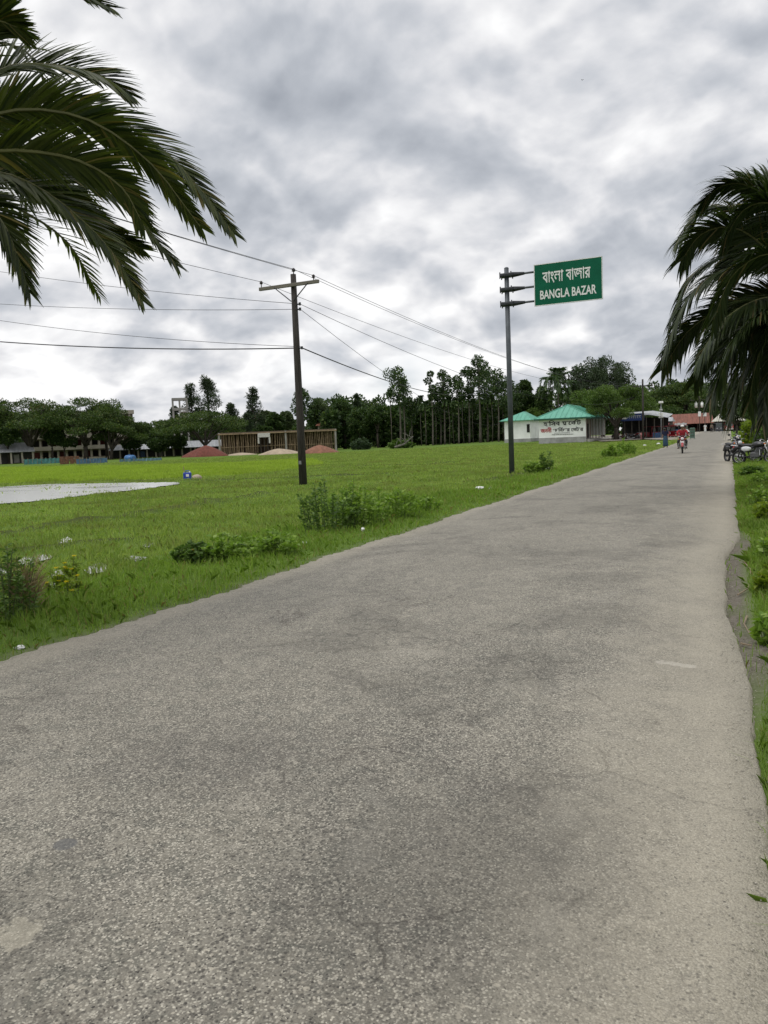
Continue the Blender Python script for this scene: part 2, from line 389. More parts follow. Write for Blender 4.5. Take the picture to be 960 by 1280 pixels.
# ------------------------------------------------------------------ road
STAIN_D = flat(83, 1073); STAIN_L = flat(30, 1187); SCUFF = flat(850, 834)
def make_road():
    ys = np.concatenate([np.arange(-12, 1.5, 1.), np.arange(1.5, 14, .04), np.arange(14, 30, .12), np.arange(30, 80, .6), np.geomspace(80, 330, 50)])
    us = np.linspace(0, 1, 27)
    Y = np.repeat(ys[:, None], len(us), 1); L = left_edge(Y); R = right_edge(Y)
    jl = .02 * np.sin(Y * 23) + .014 * np.sin(Y * 41 + 1); L = L + jl; R = R + .15 * jl + .004 * np.sin(Y * 57)
    L = L - 3.0 * sstep(118, 150, Y) + 5.0 * sstep(170, 320, Y); R = R + 5 * sstep(120, 200, Y) * 0
    X = L + (R - L) * us[None]
    crown = .06 * (1 - (2 * us[None] - 1) ** 2)
    Z = crown + .004 * lump(X, Y, .6) + rise(X, Y)
    Z[:, 0] -= .0; V = np.stack([X, Y, Z], -1)
    lo = V[:, :1].copy(); lo[..., 2] -= .09; lo[..., 0] -= .03
    hi = V[:, -1:].copy(); hi[..., 2] -= .09; hi[..., 0] += .03
    V = np.concatenate([lo, V, hi], 1); ny, nx = V.shape[:2]
    i = np.arange(ny - 1)[:, None] * nx + np.arange(nx - 1)[None]
    Fq = np.stack([i, i + 1, i + nx + 1, i + nx], -1).reshape(-1, 4)
    m, nt, b = newmat('worn_asphalt'); c = coords(nt)
    sp = nt.nodes.new('ShaderNodeSeparateXYZ'); lnk(nt, c, sp.inputs[0])
    wob = nt.nodes.new('ShaderNodeTexNoise'); wob.inputs['Scale'].default_value = 30; wob.inputs['Detail'].default_value = 2; lnk(nt, c, wob.inputs['Vector'])
    wv = nt.nodes.new('ShaderNodeVectorMath'); wv.operation = 'MULTIPLY_ADD'; lnk(nt, wob.outputs['Color'], wv.inputs[0]); wv.inputs[1].default_value = (.016, .016, .016); lnk(nt, c, wv.inputs[2])
    def voro(scale, feat='F1', vec=wv.outputs[0], rnd=1.):
        v = nt.nodes.new('ShaderNodeTexVoronoi'); v.feature = feat; v.inputs['Scale'].default_value = scale; v.inputs['Randomness'].default_value = rnd; lnk(nt, vec, v.inputs['Vector']); return v
    v1 = voro(125); v2 = voro(66); v3 = voro(30)
    s1 = nt.nodes.new('ShaderNodeSeparateColor'); lnk(nt, v1.outputs['Color'], s1.inputs[0])
    s2 = nt.nodes.new('ShaderNodeSeparateColor'); lnk(nt, v2.outputs['Color'], s2.inputs[0])
    s3 = nt.nodes.new('ShaderNodeSeparateColor'); lnk(nt, v3.outputs['Color'], s3.inputs[0])
    nb = noise(nt, c, .45, 6, .6, .4); nm = noise(nt, c, 2.6, 7, .68, .5); nf = noise(nt, c, 160, 3, .7)
    lay = stretch(nt, c, (1.6, .16, 1)); nl = noise(nt, lay, 1.0, 5, .6)
    # binder colour
    base = mixc(nt, maprange(nt, nb, .36, .64), (.100, .094, .077), (.190, .179, .150))
    base = mixc(nt, maprange(nt, nm, .34, .56, .85, 0), base, (.066, .062, .055))
    n9 = noise(nt, c, 8.5, 6, .7, .6)
    base = mixc(nt, maprange(nt, n9, .38, .52, .85, 0), base, (.062, .066, .056))
    base = mixc(nt, maprange(nt, n9, .52, .66, 0, .65), base, (.25, .238, .205))
    base = mixc(nt, maprange(nt, nl, .5, .72, 0, .45), base, (.20, .19, .168))
    base = mixc(nt, maprange(nt, nf, .3, .7, 0, .5), base, (.26, .245, .215))
    # aggregate
    stone = mixc(nt, s1.outputs[1], (.030, .028, .025), (.46, .44, .385))
    base = mixc(nt, math_(nt, 'MULTIPLY', maprange(nt, s1.outputs[0], .15, .4), maprange(nt, v1.outputs['Distance'], .75, .35)), base, stone)
    big = math_(nt, 'MULTIPLY', maprange(nt, s2.outputs[0], .80, .86), maprange(nt, v2.outputs['Distance'], .52, .30))
    base = mixc(nt, math_(nt, 'MULTIPLY', big, .85), base, mixc(nt, s2.outputs[1], (.19, .178, .15), (.40, .375, .325)))
    bigger = math_(nt, 'MULTIPLY', maprange(nt, s3.outputs[0], .965, .975), maprange(nt, v3.outputs['Distance'], .36, .22))
    base = mixc(nt, math_(nt, 'MULTIPLY', bigger, .75), base, (.40, .375, .32))
    darkp = math_(nt, 'MULTIPLY', maprange(nt, s2.outputs[2], .70, .78), maprange(nt, v2.outputs['Distance'], .6, .25))
    base = mixc(nt, math_(nt, 'MULTIPLY', darkp, .75), base, (.042, .040, .036))
    # cracks and rough worn bands
    cw = nt.nodes.new('ShaderNodeVectorMath'); cw.operation = 'MULTIPLY_ADD'
    cn = nt.nodes.new('ShaderNodeTexNoise'); cn.inputs['Scale'].default_value = 3.; cn.inputs['Detail'].default_value = 6; lnk(nt, c, cn.inputs['Vector'])
    lnk(nt, cn.outputs['Color'], cw.inputs[0]); cw.inputs[1].default_value = (.55, .55, 0); lnk(nt, c, cw.inputs[2])
    ce = voro(1.05, 'DISTANCE_TO_EDGE', cw.outputs[0])
    crack = math_(nt, 'MULTIPLY', maprange(nt, ce.outputs['Distance'], .010, .002), maprange(nt, noise(nt, c, 1.1, 4), .46, .58))
    crack = math_(nt, 'MULTIPLY', crack, maprange(nt, nf, .30, .55, .35, 1))
    base = mixc(nt, math_(nt, 'MULTIPLY', crack, .38), base, (.045, .035, .03))
    # worn, slightly ravelled wheel-path patches and a finer crazed network
    ce2 = voro(3.4, 'DISTANCE_TO_EDGE', cw.outputs[0]); rav = maprange(nt, noise(nt, c, .62, 6, .62, .6), .50, .64)
    craze = math_(nt, 'MULTIPLY', math_(nt, 'MULTIPLY', maprange(nt, ce2.outputs['Distance'], .05, .005), rav), maprange(nt, nf, .25, .6, .2, 1))
    base = mixc(nt, math_(nt, 'MULTIPLY', rav, .32), base, (.072, .069, .060))
    base = mixc(nt, math_(nt, 'MULTIPLY', craze, .6), base, (.045, .042, .037))
    pale = maprange(nt, noise(nt, c, 1.3, 7, .7, .8), .56, .70)
    base = mixc(nt, math_(nt, 'MULTIPLY', pale, .35), base, (.26, .25, .225))
    # dust along the edges
    edge = math_(nt, 'ADD', sp.outputs[0], math_(nt, 'MULTIPLY', math_(nt, 'SUBTRACT', nm, .5), .9))
    edge = math_(nt, 'ADD', edge, math_(nt, 'MULTIPLY', math_(nt, 'SUBTRACT', nb, .5), .8))
    dust = maprange(nt, edge, -1.15, .15, 0, .82)
    dustl = maprange(nt, edge, -4.6, -5.25, 0, .6)
    dcol = mixc(nt, maprange(nt, nf, .3, .7), (.235, .217, .178), (.385, .36, .30))
    grit = math_(nt, 'MULTIPLY', maprange(nt, s2.outputs[1], .86, .9), maprange(nt, v2.outputs['Distance'], .45, .2))
    dcol = mixc(nt, math_(nt, 'MULTIPLY', grit, .7), dcol, (.08, .075, .065))
    base = mixc(nt, math_(nt, 'MULTIPLY', dust, maprange(nt, s1.outputs[2], .0, .5, .6, 1)), base, dcol)
    base = mixc(nt, dustl, base, dcol)
    def blot(p, rx, ry, soft, k, col, base, inner=.75):
        dx = math_(nt, 'DIVIDE', math_(nt, 'SUBTRACT', sp.outputs[0], float(p[0])), rx); dy = math_(nt, 'DIVIDE', math_(nt, 'SUBTRACT', sp.outputs[1], float(p[1])), ry)
        d = math_(nt, 'ADD', math_(nt, 'SQRT', math_(nt, 'ADD', math_(nt, 'MULTIPLY', dx, dx), math_(nt, 'MULTIPLY', dy, dy))), math_(nt, 'MULTIPLY', math_(nt, 'SUBTRACT', noise(nt, c, 14, 4), .5), soft))
        return mixc(nt, maprange(nt, d, 1.0, inner, 0, k), base, col)
    base = blot(flat(560, 1090), .95, 1.25, .8, .45, (.062, .059, .052), base, .15)
    base = blot(flat(300, 960), 1.0, .8, 1.2, .28, (.07, .065, .062), base, .1)
    base = blot(STAIN_D, .055, .05, .25, .75, (.095, .097, .10), base)
    base = blot(STAIN_L, .07, .08, 3.2, .4, (.40, .375, .31), base)
    base = blot(SCUFF, .15, .05, 3., .4, (.46, .44, .40), base)
    base = mixc(nt, 1.0, base, (1.0, .975, .915), 'MULTIPLY')
    lnk(nt, base, b.inputs['Base Color']); b.inputs['Roughness'].default_value = .78; b.inputs['Specular IOR Level'].default_value = .35
    bp = nt.nodes.new('ShaderNodeBump'); bp.inputs['Strength'].default_value = .75; bp.inputs['Distance'].default_value = .006
    h = math_(nt, 'ADD', math_(nt, 'MULTIPLY', v1.outputs['Distance'], -.5), math_(nt, 'MULTIPLY', nm, 1.2))
    h = math_(nt, 'SUBTRACT', h, math_(nt, 'MULTIPLY', crack, .9)); h = math_(nt, 'ADD', h, math_(nt, 'MULTIPLY', big, .35))
    lnk(nt, h, bp.inputs['Height']); lnk(nt, bp.outputs[0], b.inputs['Normal'])
    o = npmesh('road', V.reshape(-1, 3), Fq, m, smooth=True); tag(o, kind='structure')
make_road()
# beaten-earth market square where the road reaches the shops
sq = MB()
pts = [ground(752, 552.5), ground(806, 549.5), ground(846, 551), ground(858, 546)]
P = [(p[0], p[1]) for p in pts] + [(-2, 175), (-1, 215), (-60, 215), (-30, 160)]
sq.add([(a, b, float(rise(a, b)) + .06) for a, b in P], [list(range(len(P)))])
tag(sq.build('market_square', M('beaten_earth', (.24, .215, .175), .9, var=.25, scale=.6)), kind='structure')

# ------------------------------------------------------------------ water
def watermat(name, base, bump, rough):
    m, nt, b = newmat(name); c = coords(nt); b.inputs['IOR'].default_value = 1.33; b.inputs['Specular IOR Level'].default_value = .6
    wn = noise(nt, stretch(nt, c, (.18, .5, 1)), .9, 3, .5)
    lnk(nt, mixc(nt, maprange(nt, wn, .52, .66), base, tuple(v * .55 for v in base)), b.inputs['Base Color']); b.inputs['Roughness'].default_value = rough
    bp = nt.nodes.new('ShaderNodeBump'); bp.inputs['Strength'].default_value = bump; bp.inputs['Distance'].default_value = .02
    lnk(nt, noise(nt, stretch(nt, c, (.5, 1.2, 1)), 1.2, 2), bp.inputs['Height']); lnk(nt, bp.outputs[0], b.inputs['Normal']); return m
wm = watermat('paddy_water_painted_sky', (.52, .52, .50), .10, .16); wpud = watermat('puddle_water', (.13, .13, .10), .08, .05)  # paddy water's pale base colour stands in for bright sky reflection
def water(name, pix, dz=.045, wob=.12):
    P = np.array([flat(*p)[:2] for p in pix]); out = []
    for i in range(len(P)):
        a, q = P[i], P[(i + 1) % len(P)]; k = max(2, int(np.hypot(*(q - a)) / .25))
        for t in np.linspace(0, 1, k, endpoint=False):
            p = a + (q - a) * t; w = wob * min(1, t * 4, (1 - t) * 4 + .2); out.append((p[0] + w * lump(p[0], p[1], .25), p[1] + w * lump(p[1], p[0], .3)))
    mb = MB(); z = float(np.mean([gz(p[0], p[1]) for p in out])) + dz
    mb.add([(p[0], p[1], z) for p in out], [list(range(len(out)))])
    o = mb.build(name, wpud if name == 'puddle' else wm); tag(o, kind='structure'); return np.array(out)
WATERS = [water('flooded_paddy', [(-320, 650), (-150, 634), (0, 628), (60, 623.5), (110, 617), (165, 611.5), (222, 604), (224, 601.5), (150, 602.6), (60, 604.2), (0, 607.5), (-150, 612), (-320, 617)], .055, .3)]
for pix in ([(14, 699), (30, 690), (62, 687), (64, 692), (40, 699), (20, 704)], [(58, 715), (72, 706), (82, 709), (74, 716)], [(104, 709), (124, 699), (134, 703), (128, 711), (112, 713)],
            [(150, 695), (166, 690), (183, 692), (170, 697)], [(36, 727), (60, 722), (86, 721), (84, 727), (52, 730)], [(-30, 712), (4, 702), (10, 708), (-14, 718)], [(178, 677), (186, 672), (192, 675), (184, 680)],
            [(70, 674), (84, 668), (92, 672), (80, 680)]):
    WATERS.append(water('puddle', pix, .03, .06))

# ------------------------------------------------------------------ grass
GM = leafmat('grass_blade', (.165, .265, .045), (.29, .40, .09), .45, .55, (.26, .23, .10), .2)
GMF = leafmat('field_grass_blade', (.225, .32, .075), (.385, .47, .14), .45, .55, (.20, .19, .07), .2, (.24, .25, .09))
GMP = leafmat('paddy_seedling_blade', (.29, .39, .06), (.38, .47, .085), .45, .5, None, .2)
def blades(name, X, Y, H, W, mat, lean=.5, label=''):
    n = len(X); Z = gz(X, Y) - .01; P = np.stack([X, Y, Z], -1)
    a = rng.random(n) * 2 * PI; ln = rng.normal(0, lean, n) ; ln = np.abs(ln) + .1
    d = np.stack([np.cos(a), np.sin(a), np.zeros(n)], -1); s = np.stack([-np.sin(a), np.cos(a), np.zeros(n)], -1)
    tw = rng.random(n) * 2 * PI; s = np.stack([np.cos(tw), np.sin(tw), np.zeros(n)], -1)
    up = np.array([0, 0, 1.]); H = H[:, None]; W = W[:, None]; ln = ln[:, None]
    mid = P + up * H * .55 + d * H * ln * .25; tip = P + up * H * (1 - .35 * np.minimum(ln, 1)) + d * H * ln * .9
    V = np.stack([P - s * W / 2, P + s * W / 2, mid + s * W * .4, tip, mid - s * W * .4], 1).reshape(-1, 3)
    Fq = np.arange(5 * n).reshape(n, 5)
    o = npmesh(name, V, Fq, mat); return tag(o, label, 'grass', kind='stuff')
def inview(X, Y, m=70):
    px, py, dp = project(np.stack([X, Y, np.zeros(len(X))], -1)); return (px > -m) & (px < 960 + m) & (dp > 1)
def polar(n, r0, r1, pw):
    u = rng.random(n); r = (r0 ** (1 - pw) + u * (r1 ** (1 - pw) - r0 ** (1 - pw))) ** (1 / (1 - pw))
    az = math.atan2(FWD[0], FWD[1]) + rng.uniform(-1.0, .95, n); return r * np.sin(az), r * np.cos(az), r
def wet(X, Y):
    w = np.zeros(len(X), bool)
    for P in WATERS: w |= inpoly(X, Y, P)
    return w
def make_grass():
    X, Y, r = polar(1450000, 3.0, 120, .35)
    k = ((X < left_edge(Y) + .03) | ((X > right_edge(Y) + .2) & (r > 14))) & (inview(X, Y) | (rng.random(len(X)) < .4)); X, Y, r = X[k], Y[k], r[k]
    dl = np.where(X < -2, left_edge(Y) - X, X - right_edge(Y))
    w = wet(X, Y); br = inpoly(X, Y, BRIGHT)
    dens = .42 + .75 * (lump(X, Y, 1.3) * .5 + .5) * (.6 + .4 * lump(X, Y, 4.1)) 
    for P_, h_, w_ in BUNDS: dens = dens * (1 - .8 * (1 - sstep(w_ * .2, w_ * .9, seg_dist(X, Y, P_) + .15 * lump(X, Y, .5))))
    keep = (rng.random(len(X)) < np.where(w, np.where(r > 18, np.where(lump(X * .25, Y * 1.4, .9) > .35, .16, .008), .85 * dens), dens)) & (rng.random(len(X)) < .22 + sstep(-.02, .3, dl)) & ~(br)
    X, Y, r, dl = X[keep], Y[keep], r[keep], dl[keep]
    verge = (dl < 2.6 + .8 * lump(X, Y, 1.5)) & (Y < 45)
    Hh = (.055 + .085 * rng.random(len(X)) ** 1.3) * (1 + .5 * lump(X, Y, .7)) * (1 + .35 * lump(X, Y, 3.3)) * sstep(-.3, .5, dl)
    W = np.maximum(.0045, .0011 * r) * rng.uniform(.7, 1.3, len(X))
    v = verge
    blades('verge_grass', X[v], Y[v], Hh[v] * 1.15, W[v], GM, .55, 'low bright green grass on the verge along the left road edge')
    f = ~verge
    blades('field_grass', X[f], Y[f], Hh[f] * 1.05, W[f], GMF, .45, 'short dull green grass covering the wet field beyond the verge')
    X, Y, r = polar(480000, 34, 135, .4); k = inpoly(X, Y, BRIGHT)
    X, Y, r = X[k], Y[k], r[k]
    blades('paddy_seedlings', X, Y, rng.uniform(.14, .3, len(X)), .0013 * r, GMP, .3, 'bright yellow-green band of rice seedlings behind the flooded plot')
    n = 190000; Y = 1.5 + 45 * rng.random(n) ** 2.4; X = right_edge(Y) + .005 + rng.random(n) ** 1.35 * 4.2
    dr = X - right_edge(Y); lim = .0 + .215 * sstep(4, 6.5, Y) * (1 - sstep(11, 14, Y))
    k = (rng.random(n) < .02 + sstep(lim, lim + .06, dr) * (.7 + .3 * sstep(.02, .2, dr))); X, Y = X[k], Y[k]; dr = dr[k]
    r = np.hypot(X, Y)
    blades('roadside_grass', X, Y, (.06 + .16 * rng.random(len(X)) ** 1.4) * (1 + .4 * lump(X, Y, .6)) * (.6 + .4 * sstep(.1, .6, dr)), np.maximum(.004, .0011 * r) * rng.uniform(.7, 1.3, len(X)), GM, .6, 'rough green grass on the verge along the right road edge')
make_grass()


# loose grit that has broken off along both edges
def make_grit():
    n = 5200; Y = 1.6 + 34 * rng.random(n) ** 2.2; side = rng.random(n) < .6
    X = np.where(side, right_edge(Y) + rng.normal(.0, .07, n), left_edge(Y) + rng.normal(-.0, .09, n)); r = .002 + .0055 * rng.random(n) ** 4
    Z = np.where((X < right_edge(Y) - .01) & (X > left_edge(Y) + .01), rise(X, Y) + .004 + .06 * (1 - (2 * (X - left_edge(Y)) / (right_edge(Y) - left_edge(Y)) - 1) ** 2), gz(X, Y)) + r * .4
    O = np.array([(1, 0, 0), (0, 1, 0), (-1, 0, 0), (0, -1, 0), (0, 0, .8), (0, 0, -.6)]); V = np.stack([X, Y, Z], -1)[:, None] + O[None] * r[:, None, None] * rng.uniform(.6, 1.3, (n, 6, 1))
    T = np.array([(0, 1, 4), (1, 2, 4), (2, 3, 4), (3, 0, 4), (1, 0, 5), (2, 1, 5), (3, 2, 5), (0, 3, 5)]); Fq = (np.arange(n)[:, None, None] * 6 + T[None]).reshape(-1, 3)
    o = npmesh('road_grit', V.reshape(-1, 3), Fq, M('pale_grit', (.36, .335, .28), .9, var=.45, scale=30)); tag(o, 'loose pale grit scattered along both crumbling road edges', 'gravel', kind='stuff')
make_grit()

# ------------------------------------------------------------------ lettering
def reph_stroke(x, w=.30):
    mb = []; return [(x - .02, .74), (x + w * .55, .93), (x + w * .62, .86), (x + .10, .70)]
def text_geo(pieces, bold=.012):
    """pieces: list of strings (visual order) or ('reph', ) markers -> verts/faces in the XZ plane, unit size"""
    V = []; Fc = []; x = 0.
    for pc in pieces:
        if pc == 'REPH':
            o = len(V); V += [(a, b) for a, b in ((x - .33, .66), (x - .08, .93), (x + .0, .88), (x - .24, .62))]; Fc.append([o, o + 1, o + 2, o + 3]); continue
        if pc == ' ': x += .30; continue
        cu = bpy.data.curves.new('lettering', 'FONT'); cu.body = pc; cu.offset = bold; cu.resolution_u = 3
        o = bpy.data.objects.new('lettering', cu); COL.objects.link(o); bpy.context.view_layer.update()
        me = bpy.data.meshes.new_from_object(o.evaluated_get(bpy.context.evaluated_depsgraph_get()))
        base = len(V); V += [(v.co.x + x, v.co.y) for v in me.vertices]; Fc += [[i + base for i in p.vertices] for p in me.polygons]
        w = max([v.co.x for v in me.vertices] or [0]); x += w + .01
        bpy.data.objects.remove(o); bpy.data.meshes.remove(me); bpy.data.curves.remove(cu)
    return V, Fc
def lettering(pieces, cx, y, z0, width, height, mat, parent, name='lettering', bold=.012, twice=0.):
    V, Fc = text_geo(pieces, bold); xs = [v[0] for v in V]; zs = [v[1] for v in V]
    sx = width / (max(xs) - min(xs)); sz = height / (max(zs) - min(zs))
    mb = MB(); mb.add([((v[0] - min(xs)) * sx + cx - width / 2, y, (v[1] - min(zs)) * sz + z0) for v in V], Fc)
    if twice: mb.add([((v[0] - min(xs) + twice) * sx + cx - width / 2, y - .004, (v[1] - min(zs)) * sz + z0) for v in V], Fc)
    me = bpy.data.meshes.new(name); me.from_pydata(mb.v, [], mb.f); me.materials.append(mat)
    o = bpy.data.objects.new(name, me); COL.objects.link(o); o.parent = parent; return o
INK = M('black_paint', (.018, .018, .02), .6, var=.2); REDP = M('red_paint', (.42, .03, .035), .6, var=.2); WHITEP = M('white_paint', (.74, .74, .72), .55, var=.08)

# ------------------------------------------------------------------ road sign
steel = M('grey_painted_steel', (.085, .095, .105), .5, .3, var=.2, scale=5, dirt=.3)
dsteel = M('dark_bolted_steel', (.035, .038, .042), .55, .4, var=.25)
def make_sign():
    b = ground(640, 592); Y = b[1]
    root = empty('road_sign', b, 'tall green and white place-name board on three arms of a grey steel pole', 'road sign')
    top = at(633, 336, Y) - b; H = top[2]; lean = top[0]
    MB().tube([(0, 0, -.3), (lean * .5, 0, H * .5), (lean, 0, H)], [.115, .105, .095], 14).build('pole', steel, root, True)
    p = MB(); p.ell((lean, 0, H + .01), (.1, .1, .06), 12, 6); p.build('pole_cap', steel, root, True)
    mb = MB(); mb.box((0, 0, .02), (.45, .45, .04)); mb.build('base_plate', dsteel, root)
    tl = at(667.3, 331.5, Y) - b; br = at(754.5, 374, Y) - b; tr = at(753, 320.5, Y) - b; bl = at(669, 384, Y) - b
    x0 = (tl[0] + bl[0]) / 2; x1 = (tr[0] + br[0]) / 2; z1 = (tl[2] + tr[2]) / 2; z0 = (bl[2] + br[2]) / 2
    for px in ((636, 344), (636, 362), (636, 380)):
        q = at(*px, Y) - b; z = q[2]; lx = lean * z / H
        MB().tube([(lx - .05, 0, z), (x0 + .5, .0, z)], .045, 10).build('arm', steel, root, True)
        c = MB(); c.rbox((lx + .02, 0, z), (.58, .34, .17), .05); c.tube([(lx + .25, 0, z), (lx + .75, 0, z)], [.115, .06], 10)
        for sx in (-.25, .22):
            for sy in (-.13, .13): c.tube([(lx + sx, sy, z - .13), (lx + sx, sy, z + .13)], .028, 6)
        c.build('clamp', dsteel, root)
    cx = (x0 + x1) / 2; w = x1 - x0; h = z1 - z0; cz = (z0 + z1) / 2
    g = M('sign_green_sheet', (.003, .105, .055), .6, var=.12, scale=2, spec=.15, dirt=.22)
    MB().rbox((cx, -.08, cz), (w, .03, h), .008).build('sign_panel', g, root)
    fr = MB(); t = .028
    fr.box((cx, -.098, z1 - t / 2 - .004), (w - .01, .006, t)); fr.box((cx, -.098, z0 + t / 2 + .004), (w - .01, .006, t))
    fr.box((x0 + t / 2 + .004, -.098, cz), (t, .006, h - 2 * t - .02)); fr.box((x1 - t / 2 - .004, -.098, cz), (t, .006, h - 2 * t - .02))
    fr.build('border', WHITEP, root)
    bk = MB()
    for z in (cz - .5, cz, cz + .5): bk.box((cx, -.04, z), (w - .1, .05, .06))
    bk.build('backing_rail', dsteel, root)
    lettering(['বাংলা', ' ', 'বাজার'], cx - .02 * w, -.102, z0 + h * .52, w * .70, h * .29, WHITEP, root, bold=.015)
    lettering(['BANGLA BAZAR'], cx + .0 * w, -.102, z0 + h * .15, w * .82, h * .215, WHITEP, root, bold=.022)
make_sign()

# ------------------------------------------------------------------ utility pole and wires
wood = M('weathered_tarred_wood', (.040, .034, .030), .85, var=.5, scale=3, bump=.4, stretchz=(8, 8, .8))
wood2 = M('grey_weathered_timber', (.16, .145, .12), .85, var=.35, scale=4, stretchz=(.6, 8, 8))
porc = M('brown_porcelain', (.03, .022, .02), .25, var=.1)
wire = M('dark_wire', (.035, .035, .04), .6, .3, var=.1)
def insul(mb, p, s=1.):
    x, y, z = p; mb.tube([(x, y, z), (x, y, z + .10 * s), (x, y, z + .13 * s), (x, y, z + .16 * s), (x, y, z + .19 * s), (x, y, z + .24 * s)], [.018 * s, .018 * s, .075 * s, .045 * s, .07 * s, .02 * s], 10)
ATT = {}
def make_pole():
    b = ground(379, 606); Y = b[1]
    root = empty('utility_pole', b, 'nearest tall dark wooden power pole with one crossarm, standing in the field', 'utility pole')
    top = at(366.5, 343, Y) - b; H = top[2]; lx = top[0]
    MB().tube([(0, 0, -.4), (lx * .33, 0, H * .33), (lx * .66, 0, H * .66), (lx, 0, H)], [.165, .15, .13, .11], 14).build('pole', wood, root, True)
    zc = (at(364, 357.5, Y) - b)[2]; lc = lx * zc / H
    a0 = at(327, 362, Y) - b; a1 = at(401, 353, Y) - b
    MB().rbox(((a0[0] + a1[0]) / 2, -.16, (a0[2] + a1[2]) / 2), (a1[0] - a0[0], .10, .13), .012).build('crossarm', wood2, root)
    for s in (-1, 1):
        MB().tube([(lc + s * .75, -.225, zc - .03), (lc + s * .05, -.17, zc - .62)], .022, 6).build('brace', dsteel, root)
    pts = []
    for x, z in ((a0[0] + .10, a0[2] + .06), (a1[0] - .22, a1[2] + .06)):
        mb = MB(); insul(mb, (x, -.16, z)); mb.build('insulator', porc, root, True); pts.append((x, -.16, z + .2))
    mb = MB(); insul(mb, (lx + .02, 0, H - .02), 1.1); mb.build('insulator', porc, root, True); pts.append((lx + .02, 0, H + .2))
    for py in (380.5, 387, 435.5):
        q = at(373, py, Y) - b; l = lx * q[2] / H; mb = MB(); mb.box((l + .17, -.03, q[2]), (.16, .05, .05)); mb.tube([(l + .25, -.03, q[2] - .05), (l + .25, -.03, q[2] + .06)], [.04, .05], 8)
        mb.build('bracket', dsteel, root); pts.append((l + .26, -.03, q[2]))
    pl = MB(); q = at(378, 578, Y) - b; pl.box((lx * q[2] / H, -.17, q[2]), (.12, .012, .14)); pl.build('number_plate', M('faded_tin', (.22, .22, .22), .5, .4), root)
    return [np.array(p) + b for p in pts]
PT = make_pole()
def span(name, a, e, sag, r, label, group, n=26):
    t = np.linspace(0, 1, n)[:, None]; P = a + (e - a) * t; P[:, 2] -= (4 * sag * t * (1 - t))[:, 0]
    rr = [r * max(1, np.hypot(p[0], p[1]) / 40) if False else r for p in P]
    o = MB().tube([tuple(p) for p in P], rr, 5).build(name, wire, None, True); return tag(o, label, 'power line', group)
FARB = ground(806, 549.5)
def far_top(dx, z): return np.array([FARB[0] + dx, FARB[1], FARB[2] + z])
dA = at(803, 478, FARB[1])
G = 'overhead wires on the nearest wooden pole'
for i, (p, dx, nm) in enumerate(((PT[0], -1.1, 'left end of its crossarm'), (PT[1], 1.0, 'right end of its crossarm'), (PT[2], 0., 'very top of the pole'))):
    span('power_line', p, np.array([dA[0] + dx, dA[1], dA[2] + (0 if i == 2 else -.3)]), 1.6, .009, 'overhead wire running right to the bazaar from the ' + nm, G)
    span('power_line', p, np.array([p[0] + .3, -34., p[2] + .1]), .7, .009, 'overhead wire running back over the left palm from the ' + nm, G)
for p, e, nm in ((PT[3], at(-260, 288, 30), 'upper thin wire from the pole bracket just below the crossarm, running left'),
                 (PT[4], at(-260, 352, 30), 'lower thin wire from the pole bracket below the crossarm, running left'),
                 (PT[5], at(-260, 396, 24), 'thick black cable running left from the low bracket on the pole')):
    span('power_line', p, e, .55, .024 if p is PT[5] else .010, nm, G)
p6 = PT[5].copy(); p6[2] += .05; p6[1] += .05
span('power_line', p6, at(-260, 350, 24), .6, .010, 'thin wire running left just above the thick black cable', G)
for p, e, s_, r, nm in ((PT[3], np.array([dA[0] - 1.2, dA[1], dA[2] - 1.9]), 2.2, .010, 'upper thin wire from the pole bracket below the crossarm, running right'),
                    (PT[4], at(640, 520, 150), 3.0, .010, 'lower thin wire from the pole bracket, dipping right into the wood'),
                    (PT[5], at(600, 490, 95), 1.0, .024, 'thick black cable running right from the low bracket into the trees')):
    span('power_line', p, e, s_, r, nm, G)

# far poles in the bazaar
def far_pole(px, base, top, arm_px, label, arms=1, boxes=0):
    b = ground(px, base); t = at(px, top, b[1]) - b; s = b[1] / F
    r = empty('utility_pole', b, label, 'utility pole')
    MB().tube([(0, 0, -.3), (0, 0, t[2])], [.15, .11], 8).build('pole', wood, r, True)
    for k in range(arms):
        z = t[2] - .9 - k * 1.0; w = arm_px * s
        MB().box((0, -.13, z), (w, .12, .13)).build('crossarm', wood, r)
        for q in (-.45, 0, .45):
            mb = MB(); insul(mb, (q * w, -.13, z + .05), 1.3); mb.build('insulator', porc, r, True)
    if boxes:
        for sx in (-.6, .6):
            mb = MB(); mb.tube([(sx, -.25, t[2] - 2.6), (sx, -.25, t[2] - 1.5)], .28, 12); mb.tube([(sx, -.25, t[2] - 1.5), (sx, -.25, t[2] - 1.25)], .07, 8); mb.build('transformer', WHITEP, r, True)
    return r
far_pole(804, 549.5, 474, 23, 'distant wooden power pole with a crossarm, above the blue-signed stall', 1)
far_pole(874, 540, 495, 20, 'distant power pole carrying two white transformers behind the rust-roofed shed', 1, 2)
